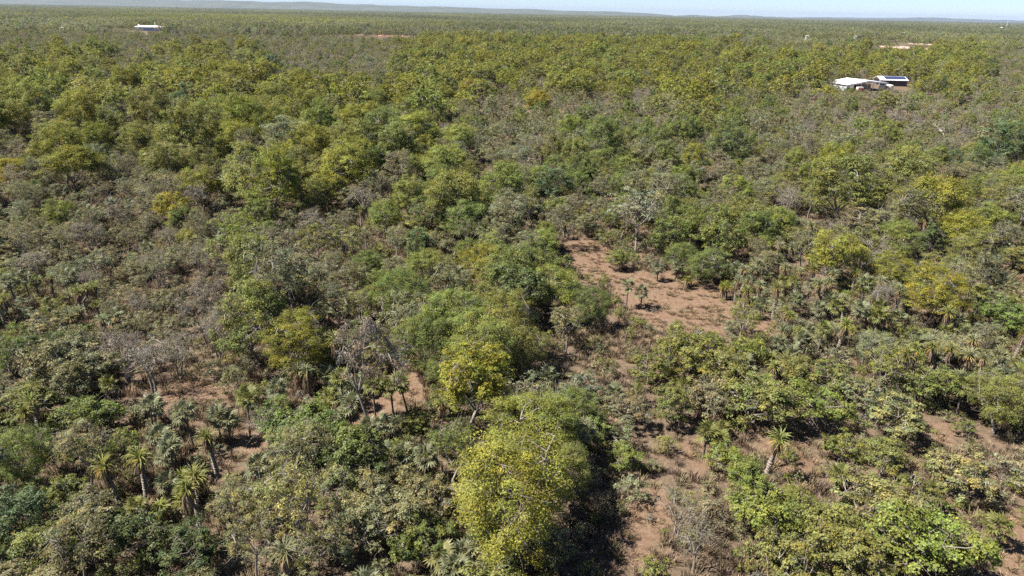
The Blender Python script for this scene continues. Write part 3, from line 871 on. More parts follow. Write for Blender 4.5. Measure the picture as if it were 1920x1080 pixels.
NEAR_R = 640.0
TANX = math.tan(R(43))
def throw(n, r0, r1, only=None):
    for _ in range(n):
        d = math.sqrt(r0 * r0 + rnd.random() * (r1 * r1 - r0 * r0))
        x = rnd.uniform(-1, 1) * (d * .86 + 12)
        y = d
        px, py, dep = project(x, y, 1.5)
        if dep < 0 or px < -170 or px > 2090 or py > 1330:
            continue
        c = cell(px, py)
        mix = MIX[c]
        tot = sum(m[1] for m in mix)
        r = rnd.random() * tot
        for m in mix:
            r -= m[1]
            if r < 0:
                break
        kind, _, (a, b), tints = m
        s = rnd.uniform(a, b)
        if only and kind not in only:
            continue
        if kind == 'wattle_tree' and d < 52 and c != 'Y':
            continue
        k = KIND[kind]
        gx, gy, _ = project(x, y, 0)
        cx, cy, _ = project(x, y, k['hc'] * s)
        tx, ty, _ = project(x, y, k['H'] * s)
        big = k['H'] * s > 1.3
        if on_earth(gx, gy) or (big and (on_earth(cx, cy) or on_earth(tx, ty))):
            continue
        if any(((x - q.x) / A) ** 2 + ((y - q.y) / B) ** 2 < 1 for q, A, B in FE):
            continue
        if blocked(gx, gy, ty, d, k['D'] * s * F / dep / 2):
            continue
        rad = min(k['D'] * s * .5 * SPACE[c], 5.5)
        if crowd(x, y, rad * .82):
            continue
        mark(x, y, rad)
        tl = tints.split()
        nz = mnoise.noise(Vector((x * .03, y * .03, 3.1)))
        t = tl[int(min(max((nz * .9 + .5 + rnd.uniform(-.45, .45)), 0), .999) * len(tl))]
        put(kind, x, y, s, t)
throw(9000, 14, 70)
throw(12000, 70, 160)
throw(20000, 160, 340)
throw(34000, 340, NEAR_R)
throw(7000, 14, 110, only={'scrub_bush', 'fan_palm', 'leafy_shrub'})

# ------------------------------------------------------------------ stuff scattered by nodes
def instancer(name, protos, pts):
    """protos: meshes; pts: (x, y, z, rotz, sx, sy, sz, idx, tint)"""
    cl = bpy.data.collections.new(name + '_kinds')
    for i, me in enumerate(protos):
        o = bpy.data.objects.new('%s_kind_%03d' % (name, i), me)
        cl.objects.link(o)
    me = bpy.data.meshes.new(name)
    n = len(pts)
    A = np.array([p[:7] for p in pts], dtype=np.float32)
    me.vertices.add(n)
    me.vertices.foreach_set('co', np.ascontiguousarray(A[:, :3]).ravel())
    def attr(nm, ty, key, arr):
        a = me.attributes.new(nm, ty, 'POINT')
        a.data.foreach_set(key, np.ascontiguousarray(arr).ravel())
    rot = np.zeros((n, 3), np.float32)
    rot[:, 2] = A[:, 3]
    attr('rot', 'FLOAT_VECTOR', 'vector', rot)
    attr('scl', 'FLOAT_VECTOR', 'vector', A[:, 4:7])
    attr('idx', 'INT', 'value', np.array([p[7] for p in pts], dtype=np.int32))
    attr('tint', 'FLOAT_VECTOR', 'vector', np.array([p[8] for p in pts], dtype=np.float32))
    o = bpy.data.objects.new(name, me)
    COL.objects.link(o)
    ng = bpy.data.node_groups.new(name + '_nodes', 'GeometryNodeTree')
    ng.interface.new_socket('Geometry', in_out='INPUT', socket_type='NodeSocketGeometry')
    ng.interface.new_socket('Geometry', in_out='OUTPUT', socket_type='NodeSocketGeometry')
    gi, go = ng.nodes.new('NodeGroupInput'), ng.nodes.new('NodeGroupOutput')
    ci = ng.nodes.new('GeometryNodeCollectionInfo')
    ci.inputs['Collection'].default_value = cl
    ci.inputs['Separate Children'].default_value = True
    ci.inputs['Reset Children'].default_value = True
    ip = ng.nodes.new('GeometryNodeInstanceOnPoints')
    ip.inputs['Pick Instance'].default_value = True
    def named(nm, ty):
        a = ng.nodes.new('GeometryNodeInputNamedAttribute')
        a.data_type = ty
        a.inputs['Name'].default_value = nm
        return a.outputs['Attribute']
    er = ng.nodes.new('FunctionNodeEulerToRotation')
    ng.links.new(named('rot', 'FLOAT_VECTOR'), er.inputs[0])
    ng.links.new(gi.outputs[0], ip.inputs['Points'])
    ng.links.new(ci.outputs[0], ip.inputs['Instance'])
    ng.links.new(named('idx', 'INT'), ip.inputs['Instance Index'])
    ng.links.new(er.outputs[0], ip.inputs['Rotation'])
    ng.links.new(named('scl', 'FLOAT_VECTOR'), ip.inputs['Scale'])
    ng.links.new(ip.outputs[0], go.inputs[0])
    md = o.modifiers.new('scatter', 'NODES')
    md.node_group = ng
    return o

def jit(t, k=.16):
    f = 1 + rnd.uniform(-k, k)
    h = rnd.uniform(-.06, .06)
    return (t[0] * f * (1 + h), t[1] * f, t[2] * f * (1 + rnd.uniform(-.1, .1)))

# ------------------------------------------------------------------ ground
def axis(n, fine, far):
    u = np.linspace(-1, 1, n)
    k = 8.3
    s = np.sinh(k * u) / math.sinh(k)
    return s * far
gx = axis(420, 1, 42000)
gy = axis(420, 1, 42000) + 45
GX, GY = np.meshgrid(gx, gy, indexing='xy')
GZ = hgt(GX, GY)
V = np.stack([GX, GY, GZ], -1).reshape(-1, 3)
n = len(gx)
i, j = np.meshgrid(np.arange(n - 1), np.arange(n - 1), indexing='ij')
Q = np.stack([i * n + j, i * n + j + 1, (i + 1) * n + j + 1, (i + 1) * n + j], -1).reshape(-1, 4)
m, nt, out = mat('woodland_floor')
tc = N(nt, 'ShaderNodeTexCoord')
def noise(scale, detail=6, rough=.6):
    z = N(nt, 'ShaderNodeTexNoise')
    z.inputs['Scale'].default_value = scale
    z.inputs['Detail'].default_value = detail
    z.inputs['Roughness'].default_value = rough
    nt.links.new(tc.outputs['Object'], z.inputs['Vector'])
    return z
def ramp(src, stops):
    r = N(nt, 'ShaderNodeValToRGB')
    el = r.color_ramp.elements
    while len(el) < len(stops):
        el.new(.5)
    for e, (p, c) in zip(el, stops):
        e.position = p
        e.color = (*c, 1)
    nt.links.new(src, r.inputs[0])
    return r
n1, n2, n3 = noise(.35), noise(3.2, 8, .7), noise(14, 6, .75)
litter = ramp(n2.outputs['Fac'], [(.28, (.060, .042, .030)), (.48, (.115, .082, .056)), (.66, (.165, .122, .082)), (.8, (.22, .17, .118))])
soil = ramp(n2.outputs['Fac'], [(.3, (.082, .054, .036)), (.44, (.138, .088, .058)), (.58, (.178, .118, .078)), (.76, (.235, .168, .116))])
fac = N(nt, 'ShaderNodeAttribute', attribute_type='GEOMETRY', attribute_name='bare')
ad = N(nt, 'ShaderNodeMath', operation='MULTIPLY_ADD')
nt.links.new(n1.outputs['Fac'], ad.inputs[0])
ad.inputs[1].default_value = 1.5
sub = N(nt, 'ShaderNodeMath', operation='ADD')
nt.links.new(fac.outputs['Fac'], sub.inputs[0])
sub.inputs[1].default_value = -.82
nt.links.new(sub.outputs[0], ad.inputs[2])
ad.use_clamp = True
mx = N(nt, 'ShaderNodeMix', data_type='RGBA')
nt.links.new(ad.outputs[0], mx.inputs['Factor'])
nt.links.new(litter.outputs[0], mx.inputs['A'])
nt.links.new(soil.outputs[0], mx.inputs['B'])
# far plain: woodland too distant to tell its trees apart
fw = N(nt, 'ShaderNodeAttribute', attribute_type='GEOMETRY', attribute_name='wood')
nf = noise(.006, 6, .7)
wood = ramp(nf.outputs['Fac'], [(.3, (.035, .042, .018)), (.55, (.058, .062, .026)), (.75, (.085, .080, .036))])
mx2 = N(nt, 'ShaderNodeMix', data_type='RGBA')
nt.links.new(fw.outputs['Fac'], mx2.inputs['Factor'])
nt.links.new(mx.outputs['Result'], mx2.inputs['A'])
nt.links.new(wood.outputs[0], mx2.inputs['B'])
gb = N(nt, 'ShaderNodeBsdfPrincipled')
gb.inputs['Roughness'].default_value = .95
gb.inputs['Specular IOR Level'].default_value = .1
nt.links.new(mx2.outputs['Result'], gb.inputs['Base Color'])
bp = N(nt, 'ShaderNodeBump')
bp.inputs['Strength'].default_value = .7
bp.inputs['Distance'].default_value = .10
nt.links.new(n3.outputs['Fac'], bp.inputs['Height'])
nt.links.new(bp.outputs[0], gb.inputs['Normal'])
nt.links.new(gb.outputs[0], out.inputs[0])
gm = mesh_from('ground', V, Q, [m], smooth=np.ones(len(Q), bool))
bare = np.zeros(len(V), np.float32)
for k, (x, y, z) in enumerate(V):
    if abs(x) < 420 and 18 < y < 760:
        px, py, dep = project(x, y, 0)
        if on_earth(px, py):
            bare[k] = 1
        elif any(((x - q.x) / A) ** 2 + ((y - q.y) / B) ** 2 < 1.1 for q, A, B in FE):
            bare[k] = 1.2
a = gm.attributes.new('bare', 'FLOAT', 'POINT')
a.data.foreach_set('value', bare)
rr = np.hypot(V[:, 0], V[:, 1])
a = gm.attributes.new('wood', 'FLOAT', 'POINT')
a.data.foreach_set('value', np.clip((rr - 700) / 900, 0, 1).astype(np.float32))
go = bpy.data.objects.new('ground', gm)
COL.objects.link(go)
go['kind'] = 'structure'

# far bare earth: sheets a few millimetres above the ground
SOILM = plain('red_earth', (.26, .13, .08), .95, (.32, .18, .12), .08)
PALE = plain('pale_earth', (.32, .22, .17), .95, (.40, .30, .24), .08)
for i, (q, A, B) in enumerate(FE):
    rng = random.Random(i)
    k = 28
    ph = [rng.random() * 6 for _ in range(3)]
    vs = [(0, 0, .02)]
    for a in range(k):
        t = a * 2 * math.pi / k
        f = .82 + .12 * math.sin(2 * t + ph[0]) + .08 * math.sin(5 * t + ph[1])
        vs.append((math.cos(t) * A * f, math.sin(t) * B * f, .02))
    qs = [(0, 1 + 2 * a, 2 + 2 * a, 1 + (2 * a + 2) % k) for a in range(k // 2)]
    me = mesh_from('bare_earth', vs, qs, [PALE if i in (0, 1, 4, 5) else SOILM])
    o = bpy.data.objects.new('bare_earth', me)
    o.location = (q.x, q.y, float(hgt(q.x, q.y)) + .004 * i)
    COL.objects.link(o)
    o['kind'] = 'structure'

# hills on the horizon: a long ridge read off the photograph as (pixel x, height above plain in px, metres away)
HILLM = plain('wooded_hill', (.050, .060, .030), .95, (.080, .082, .042), .004)
def ridge(name, prof, dist, depth, seed):
    rng = random.Random(seed)
    xs = np.linspace(prof[0][0], prof[-1][0], 130)
    hp = np.interp(xs, [p[0] for p in prof], [p[1] for p in prof])
    vs, qs = [], []
    rows = [(0, 0), (.18, .42), (.36, .78), (.5, 1.0), (.66, .8), (.84, .4), (1, 0)]
    for k, (px, h) in enumerate(zip(xs, hp)):
        dx = (px - 960) / F
        dirv = Vector((dx, math.cos(R(PITCH)), 0))
        u = dirv / dirv.y
        hm = h * dist / F * 1.08
        hm *= 1 + .10 * mnoise.noise(Vector((k * .23, seed, 0))) + .06 * mnoise.noise(Vector((k * .7, seed, 4)))
        for f, g in rows:
            yy = dist + depth * (f - .5) + 500 * mnoise.noise(Vector((k * .1, f * 2, seed)))
            vs.append((u.x * yy, yy, -2 + hm * g * (1 + .15 * mnoise.noise(Vector((k * .4, f * 5, seed)))) if g else -6))
    r = len(rows)
    for k in range(len(xs) - 1):
        for a in range(r - 1):
            qs.append((k * r + a, (k + 1) * r + a, (k + 1) * r + a + 1, k * r + a + 1))
    o = bpy.data.objects.new(name, mesh_from(name, vs, qs, [HILLM], smooth=np.ones(len(qs), bool)))
    COL.objects.link(o)
    o['kind'] = 'structure'
ridge('hills', [(-420, 0), (-250, 14), (0, 13), (180, 12.5), (380, 11.5), (520, 12), (640, 12), (720, 9.5), (780, 10), (880, 8.5), (960, 8), (1040, 6.5), (1100, 7.5), (1180, 5), (1240, 0)], 11500, 2600, 1)
ridge('hills', [(1195, 0), (1240, 4), (1285, 2.2), (1320, 5.5), (1360, 3.5), (1420, 2.5), (1500, 2), (1560, 0)], 12800, 2400, 2)
ridge('hills', [(1350, 0), (1430, 3), (1560, 4), (1640, 6), (1700, 4.5), (1800, 4), (1900, 5), (2050, 4), (2300, 0)], 17500, 3000, 3)

# ------------------------------------------------------------------ woodland: who is an individual, who belongs to the mass
def tree_z(it):
    return float(hgt(it['x'], it['y']))
vis = []
for it in items:
    k = KIND[it['kind']]
    px, py, dep = project(it['x'], it['y'], k['hc'] * it['s'])
    it['dep'] = dep
    w = k['D'] * it['s'] * F / dep / 2
    it['in'] = (-w < px < 1920 + w) and (-20 < py < 1080 + w)
    it['px'], it['py'] = px, py
LIMIT = 290
counts = {}
for it in sorted(items, key=lambda t: (not t['hand'], t['dep'])):
    c = counts.get(it['kind'], 0)
    it['solo'] = it['in'] and (c < LIMIT)
    if it['solo']:
        counts[it['kind']] = c + 1
print('individuals', counts, 'all', len(items))

def child(name, me, parent, loc=(0, 0, 0), rot=(0, 0, 0), sc=(1, 1, 1), tint=None):
    o = bpy.data.objects.new(name, me)
    COL.objects.link(o)
    o.parent = parent
    o.location = loc
    o.rotation_euler = rot
    o.scale = sc
    if tint is not None:
        o['tint'] = tint
    return o

CLEAR = at(1260, 565)
GROVE = at(1640, 600)
SHED = at(1622, 168)
MARKS = [(975, 1010, 'beside the large domed wattle'), (915, 560, 'beside the golden wattle'), (700, 826, 'beside the tall pale-trunked gum'), (448, 540, 'beside the spreading gum with forked trunk'),
         (1450, 880, 'beside the lone pandanus with round shadow'), (845, 800, 'beside the low three-headed pandanus'), (575, 760, 'beside the large drooping pandanus'), (345, 940, 'beside the wide bushy pandanus'),
         (570, 850, 'beside the bright green shrub by bare soil'), (320, 420, 'beside the small golden wattle'), (205, 390, 'beside the white dead tree with forked branches'), (795, 480, 'beside the twisted white dead tree'),
         (1588, 420, 'beside the broad wattle over black shade'), (1888, 310, 'beside the large bluish tree'), (1545, 600, 'beside the banded-trunk pandanus'), (1753, 610, 'beside the golden wattle of the grove'),
         (1750, 1060, 'beside the very wide yellow-green shrub'), (1640, 800, 'beside the white forked dead tree'), (275, 745, 'beside the bare twiggy tree with dark stems'), (30, 1020, 'beside the grey-blue tree with pale stems'),
         (540, 1000, 'beside the wide low pale gum'), (1200, 450, 'beside the silvery gum above the clearing'), (120, 320, 'beside the yellow domed wattles'), (745, 330, 'beside the dense green tree among wattles'),
         (1780, 240, 'beside the spreading white dead tree'), (350, 210, 'beside the dark bluish tree among wattles'), (1430, 140, 'beside the dark tree above olive woodland'), (1165, 930, 'beside the deep shadow on brown ground'),
         (1880, 1000, 'beside the low fan palm on bare ground'), (458, 830, 'beside the tall dark fan palm'), (1298, 680, 'beside the white stump-like dead tree'), (1885, 660, 'beside the bright green thin-stemmed shrub')]
MARKS = [(at(a, b), c) for a, b, c in MARKS]
def where(it):
    x, y = it['x'], it['y']
    bd, bl = min((math.hypot(x - p.x, y - p.y) / (1 + p.y / 150), l) for p, l in MARKS)
    if bd < 5.5:
        return bl
    if math.hypot(x - CLEAR.x, y - CLEAR.y) < 13:
        return 'beside the bare earth clearing'
    if math.hypot(x - SHED.x, y - SHED.y) < 45:
        return 'near the white-roofed shed'
    if 1400 < it['px'] < 1920 and 440 < it['py'] < 700:
        return 'in the pandanus grove'
    if it['dep'] > 150:
        return 'out on the wooded plain'
    c = GRID[min(max(int((it['py'] - 60) / 60), 0), 16)][min(max(int(it['px'] / 96), 0), 19)]
    return {'Y': 'among yellow-green wattles', 'G': 'in dense green thicket', 'g': 'in grey-green scrub', 'b': 'in thin brownish scrub', 'p': 'among palms and pandanus',
            'o': 'over open dry grass', 'L': 'among light-leaved shrubs', 'D': 'among dark-leaved shrubs'}[c]
def size_word(it):
    s = it['s']
    lo, hi = {'wattle_tree': (.75, 1.15), 'gum_tree': (.7, 1.0), 'leafy_shrub': (.75, 1.1), 'scrub_bush': (.8, 1.15)}.get(it['kind'], (.7, 1.05))
    return 'small' if s < lo else 'large' if s > hi else 'medium-sized'
NOUN = {'wattle_tree': 'dense-crowned wattle tree', 'broadleaf_tree': 'round-crowned broad-leaved tree', 'gum_tree': 'thin-crowned gum tree',
        'leafy_shrub': 'broad-leaved shrub', 'bare_tree': 'almost leafless twiggy tree', 'dead_tree': 'bleached leafless dead tree',
        'pandanus': 'strap-leaved pandanus', 'fan_palm': 'slender fan palm', 'scrub_bush': 'low fine-leaved bush'}
CAT = {'wattle_tree': 'tree', 'broadleaf_tree': 'tree', 'gum_tree': 'tree', 'leafy_shrub': 'shrub', 'bare_tree': 'tree', 'dead_tree': 'dead tree', 'pandanus': 'pandanus', 'fan_palm': 'palm', 'scrub_bush': 'bush'}
DULL = {'fan_palm': .66, 'pandanus': .84, 'leafy_shrub': .90}
def dull(kind, t):
    f = DULL.get(kind, 1.0)
    return tuple(c * f for c in t)
DRYT = (.21, .15, .10)
SKT = (.18, .15, .12)

for it in items:
    if not it['solo']:
        continue
    kind, s = it['kind'], it['s']
    pr = PROTO[kind][it['var']]
    root = bpy.data.objects.new(kind, None)
    root.empty_display_size = .3
    COL.objects.link(root)
    root.location = (it['x'], it['y'], tree_z(it))
    lean = .07 if kind in ('pandanus', 'fan_palm') else .05
    root.rotation_euler = (rnd.gauss(0, lean), rnd.gauss(0, lean), it['rot'])
    wx, wy = (rnd.uniform(.88, 1.14), rnd.uniform(.88, 1.14)) if kind not in ('pandanus', 'fan_palm', 'dead_tree') else (1, 1)
    root.scale = (s * wx, s * wy, s * it['zs'] * (rnd.uniform(.94, 1.08) if it['hand'] else rnd.uniform(.82, 1.25)))
    tint = dull(kind, jit(TINT[it['tint']], .05 if it['hand'] else .16))
    root['category'] = CAT[kind]
    if it['label']:
        root['label'] = it['label']
    else:
        if kind == 'dead_tree':
            lab = '%s %s %s' % (size_word(it), NOUN[kind], where(it))
        else:
            lab = '%s %s %s %s' % (size_word(it), WORD[it['tint']], NOUN[kind], where(it))
        root['label'] = lab
        root['group'] = lab
    if kind == 'pandanus':
        child('trunk', pr['trunk'], root)
        for i, h in enumerate(pr['heads']):
            child('rosette', ROSM[i % 3], root, h, (0, 0, rnd.random() * 6), tint=dull(kind, jit(TINT[it['tint']])))
            child('dead_skirt', SKM[i % 2], root, h, (0, 0, rnd.random() * 6), tint=jit(DRYT))
    elif kind == 'fan_palm':
        child('trunk', pr['trunk'], root)
        if it['dep'] < 62:
            for (k, a, e, sc, tw) in pr['fr']:
                mt = Matrix.Rotation(a, 4, 'Z') @ Matrix.Rotation(-e, 4, 'Y') @ Matrix.Rotation(tw, 4, 'X')
                child('frond', FRM[k], root, pr['top'], mt.to_euler(), (sc, sc, sc), tint=dull(kind, jit(TINT[it['tint']])))
        else:
            child('crown', pr['crown'], root, tint=tint)
        child('dead_fronds', pr['skirt'], root, pr['top'], tint=jit(SKT))
    elif kind == 'dead_tree':
        child('trunk', pr['trunk'], root)
    else:
        child('trunk', pr['trunk'], root)
        child('crown', pr['crown'], root, tint=tint)

protos, index = [], {}
for kind in PROTO:
    for v, pr in enumerate(PROTO[kind]):
        index[(kind, v)] = len(protos)
        protos.append(pr['far'])
for kind in ('wattle_tree', 'gum_tree', 'leafy_shrub', 'scrub_bush', 'broadleaf_tree'):
    for v, pr in enumerate(PROTO[kind][:6]):
        index[(kind, v, 'near')] = len(protos)
        protos.append(pr['near'])
pts = []
for it in items:
    if it['solo']:
        continue
    s = it['s']
    pts.append((it['x'], it['y'], tree_z(it), it['rot'], s * rnd.uniform(.85, 1.15), s * rnd.uniform(.85, 1.15), s * rnd.uniform(.8, 1.25), index.get((it['kind'], it['var'], 'near' if it['dep'] < 110 else ''), index[(it['kind'], it['var'])]), dull(it['kind'], jit(TINT[it['tint']]))))
o = instancer('woodland', protos, pts)
o['kind'] = 'stuff'
o['label'] = 'mixed olive and grey-green woodland stretching away over the plain'
o['category'] = 'woodland'

# ---- the far plain: patches of crowns, then coarser patches towards the horizon
SMALL = []
for q in range(12):
    kd = ('wattle_tree', 'gum_tree')[q % 2]
    H_, R_ = (6.0, 3.0) if q % 2 == 0 else (6.2, 2.6)
    w_, f_ = make_tree(800 + q, H_, R_, 26, 300, .52, dict(puff=.30 if q % 2 == 0 else .26, shell=.5, squash=.8, twigs=0, limbs=4, lw=.6, skirt=-.5, zr=.38, ksides=3))
    SMALL.append((np.concatenate(f_.V), np.concatenate(f_.Q), np.concatenate(f_.lv)))
def patch(seed, size, n, pal):
    rng = np.random.default_rng(seed)
    rr = random.Random(seed)
    b = MB()
    for k in range(n):
        x, y = rng.uniform(-size / 2, size / 2, 2)
        V_, Q_2, lv_ = SMALL[rr.randrange(len(SMALL))]
        sc = rng.uniform(.55, 1.45)
        a = rng.random() * 6.28
        ca, sa = math.cos(a), math.sin(a)
        V2 = np.stack([(V_[:, 0] * ca - V_[:, 1] * sa) * sc + x, (V_[:, 0] * sa + V_[:, 1] * ca) * sc + y, V_[:, 2] * sc * rng.uniform(.85, 1.15)], 1)
        b.add(V2, Q_2, lv_ * np.array(jit(TINT[rr.choice(pal)], .2)))
    return b.mesh('woodland_patch', [M['leaf']])
PAL1 = 'grey_green grey_olive olive grey_olive green brown_olive grey_green olive'.split()
PAL2 = 'olive yellow olive grey_green yellow_green grey_olive'.split()
PAL3 = 'grey_green green grey_olive dark_green brown_grey grey_green'.split()
patches = [patch(1, 44, 66, PAL1), patch(2, 44, 58, PAL1), patch(3, 44, 66, PAL2), patch(4, 44, 50, PAL3), patch(5, 44, 60, PAL3), patch(6, 44, 70, PAL1)]
pts = []
rows = [(NEAR_R + 8, 3200, 36, 1.0), (3200, 9000, 62, 1.7), (9000, 24000, 210, 6.5)]
for r0, r1, step, sc in rows:
    y = r0
    while y < r1:
        x = -y * .9 - 30
        while x < y * .9 + 30:
            X, Y = x + rnd.uniform(-.3, .3) * step, y + rnd.uniform(-.3, .3) * step
            x += step
            if any(((X - q.x) / (A + 20)) ** 2 + ((Y - q.y) / (B + 20)) ** 2 < 1 for q, A, B in FE):
                continue
            px, py, dep = project(X, Y, 6)
            if blocked(px, py + 3, py, Y, 20 * F / dep * sc):
                continue
            nz = mnoise.noise(Vector((X * .0021, Y * .0012, 1.7))) + rnd.uniform(-.22, .22)
            k = rnd.choice([0, 1, 5]) if abs(nz) < .22 else (2 if nz > 0 else rnd.choice([3, 4]))
            f = rnd.uniform(.94, 1.06) * (1 + .35 * mnoise.noise(Vector((X * .006, Y * .003, 8.3))))
            pts.append((X, Y, 0, rnd.random() * 6.28, sc, sc, rnd.uniform(.85, 1.2) * (1.0 if sc < 2 else 1.15), k, (f, f, f)))
        y += step
print('patches', len(pts))
o = instancer('distant_woodland', patches, pts)
o['kind'] = 'stuff'
o['label'] = 'hazy grey-green woodland reaching to the horizon'
o['category'] = 'woodland'

# ---- undergrowth and dry grass
pts = []
for _ in range(26000):
    d = math.sqrt(20 ** 2 + rnd.random() * (190 ** 2 - 20 ** 2))
    x = rnd.uniform(-1, 1) * (d * .84 + 8)
    gx_, gy_, dep = project(x, d, 0)
    if dep < 0 or gx_ < -150 or gx_ > 2070 or gy_ > 1300:
        continue
    e = on_earth(gx_, gy_)
    if e and rnd.random() < .80:
        continue
    c = cell(gx_, gy_)
    if (c == 'o' and rnd.random() < .5) or (c == 'L' and rnd.random() < .45):
        continue
    s = rnd.uniform(.22, .62) * (1 if not e else .5)
    t = rnd.choice(['grey_olive', 'brown_olive', 'olive', 'grey_green', 'brown_grey'] if c not in 'DG' else ['green', 'grey_olive', 'olive', 'dark_green'])
    if c in 'Lo' and rnd.random() < .4:
        t = rnd.choice(['brown_olive', 'brown_grey', 'yellow_green'])
    pts.append((x, d, float(hgt(x, d)) - .02, rnd.random() * 6.28, s, s, s * rnd.uniform(.7, 1.2), rnd.randrange(4), jit(TINT[t])))
o = instancer('undergrowth', [p['far'] for p in PROTO['scrub_bush']], pts)
o['kind'] = 'stuff'
o['label'] = 'low olive and brown undergrowth between the trees'
o['category'] = 'undergrowth'
pts = []
for _ in range(44000):
    d = math.sqrt(20 ** 2 + rnd.random() * (115 ** 2 - 20 ** 2))
    x = rnd.uniform(-1, 1) * (d * .84 + 6)
    gx_, gy_, dep = project(x, d, 0)
    if dep < 0 or gx_ < -120 or gx_ > 2040 or gy_ > 1250:
        continue
    e = on_earth(gx_, gy_)
    nz = mnoise.noise(Vector((x * .16, d * .16, 9)))
    if e:
        nz = mnoise.noise(Vector((x * .45, d * .45, 2))) * 1.3 + .5 * nz
    if nz + rnd.uniform(-.25, .25) < (.02 if e else -.2):
        continue
    s = rnd.uniform(.5, 1.3) * (.8 if e else 1)
    t = rnd.choice([(.20, .145, .095), (.25, .19, .12), (.17, .12, .085), (.18, .145, .085)] if not e else [(.21, .145, .092), (.24, .17, .105), (.19, .125, .082), (.18, .145, .075)])
    pts.append((x, d, float(hgt(x, d)), rnd.random() * 6.28, s, s, s * rnd.uniform(.6, 1.1) * (.5 if e else 1), rnd.randrange(4), jit(t)))
o = instancer('dry_grass', TUFT, pts)
o['kind'] = 'stuff'
o['label'] = 'dry brown grass over the red soil'
o['category'] = 'grass'

# ------------------------------------------------------------------ buildings and small far things
def thing(name, loc, rz, label, cat, group=None):
    o = bpy.data.objects.new(name, None)
    COL.objects.link(o)
    o.location = loc
    o.rotation_euler = (0, 0, rz)
    o['label'] = label
    o['category'] = cat
    if group:
        o['group'] = group
    return o
def part(name, b, mats, parent):
    if not isinstance(mats, list):
        mats = [mats]
    return child(name, b.mesh(name, mats), parent)
def boxpart(name, lo, hi, m, parent):
    b = MB()
    b.box(lo, hi)
    return part(name, b, m, parent)

# open-fronted shed with a white gable roof
g = at(1622, 171)
WD, DP, EV, RG = 17.5, 11.0, 2.5, 3.9
sh = thing('open_shed', (g.x, g.y, 0), R(14), 'open-fronted shed with a bright white gable roof and zinc walls', 'shed')
hw = WD / 2
for nm, sgn in (('roof', -1), ('roof', 1)):
    b = MB()
    xo = sgn * (hw + .5)
    ev = EV if sgn < 0 else 3.1
    zo = ev - .5 * (RG - ev) / hw
    b.prism([(xo, zo), (xo, zo + .14), (0 if sgn < 0 else .02, RG + .14), (0 if sgn < 0 else .02, RG)], -.8, DP + .5)
    rp = part(nm, b, M['roof_white'], sh)
    b = MB()
    b.prism([(xo, zo - .42), (xo, zo - .003), (sgn * .02, RG - .003), (sgn * .02, RG - .42)], -.86, -.804)
    part('fascia', b, M['steel'], rp)
for x in (-hw, -5.6, -2.4, .6, 3.2, 6.0, hw):
    h = RG - abs(x) / hw * (RG - (EV if x < 0 else 3.1))
    boxpart('post', (x - .09, -.09, -.15), (x + .09, .09, h - .01), M['steel'], sh)
    boxpart('post', (x - .09, DP - .09, -.15), (x + .09, DP + .09, h - .01), M['steel'], sh)
k = 0
xx = -hw + .1
while xx < -5.7:                                   # zinc sheets, front left
    boxpart('wall_sheet', (xx, -.05 + .02 * (k % 2), .0), (xx + .74, .03 + .02 * (k % 2), 2.55), M['tin'], sh)
    xx += .75
    k += 1
for q in range(8):                                 # back and left walls
    x0 = -hw + .1 + q * (WD - .2) / 8
    h = RG - max(abs(x0), abs(x0 + 2.1)) / hw * (RG - EV)
    boxpart('wall_sheet', (x0, DP - .2, 0), (x0 + (WD - .2) / 8 - .02, DP - .1, h - .05), M['timber'] if q in (3, 4, 5) else M['tin'], sh)
for q in range(5):
    boxpart('wall_sheet', (-hw - .06, .15 + q * 2.1, 0), (-hw + .02, .15 + q * 2.1 + 2.06, EV - .1), M['tin'], sh)
boxpart('timber_partition', (-2.2, 2.4, 0), (.5, 2.5, 3.2), M['timber'], sh)
boxpart('timber_partition', (.75, 1.2, 0), (3.1, 1.3, 2.6), M['timber'], sh)
boxpart('window', (1.5, 1.15, 1.1), (2.4, 1.194, 1.9), M['dark'], sh)
boxpart('wall_sheet', (6.1, -.06, 0), (hw - .1, .03, 2.3), M['tin'], sh)
boxpart('workbench', (3.5, 4.0, 0), (5.8, 5.2, 1.0), M['dark'], sh)

def local(o, x, y, z=0):
    return Matrix.Translation(o.location) @ Matrix.Rotation(o.rotation_euler.z, 4, 'Z') @ Vector((x, y, z))
q = local(sh, -3.9, -1.6)
tr = thing('trailer', (q.x, q.y, 0), R(10), 'small red and white box trailer parked under the shed roof edge', 'trailer')
boxpart('bed', (-1.35, -.8, .55), (1.35, .8, .75), M['red'], tr)
for y in (-.8, .74):
    boxpart('side_panel', (-1.35, y, .753), (1.35, y + .06, 1.25), M['red'], tr)
boxpart('cargo', (-1.2, -.70, .753), (1.2, .70, 1.75), M['offwhite'], tr)
boxpart('drawbar', (1.353, -.06, .58), (2.3, .06, .68), M['dark'], tr)
for y in (-.86, .86):
    b = MB()
    b.tube([(-.0, y - .1, .32), (0, y - .1, .32), (0, y + .1, .32), (0, y + .101, .32)], [.02, .34, .34, .02], 14)
    part('wheel', b, M['rubber'], tr)

q = local(sh, hw + 2.6, .8)
tk = thing('water_tank', (q.x, q.y, 0), 0, 'round cream water tank between the open shed and the solar-roofed shed', 'tank')
b = MB()
b.tube([(0, 0, 0), (0, 0, .01), (0, 0, 1.0), (0, 0, 2.05)], [.02, 1.45, 1.48, 1.45], 24)
part('tank_body', b, M['tank'], tk)
b = MB()
b.tube([(0, 0, 2.06), (0, 0, 2.3), (0, 0, 2.42), (0, 0, 2.43)], [1.44, .9, .35, .01], 24)
part('lid', b, M['tank'], tk)

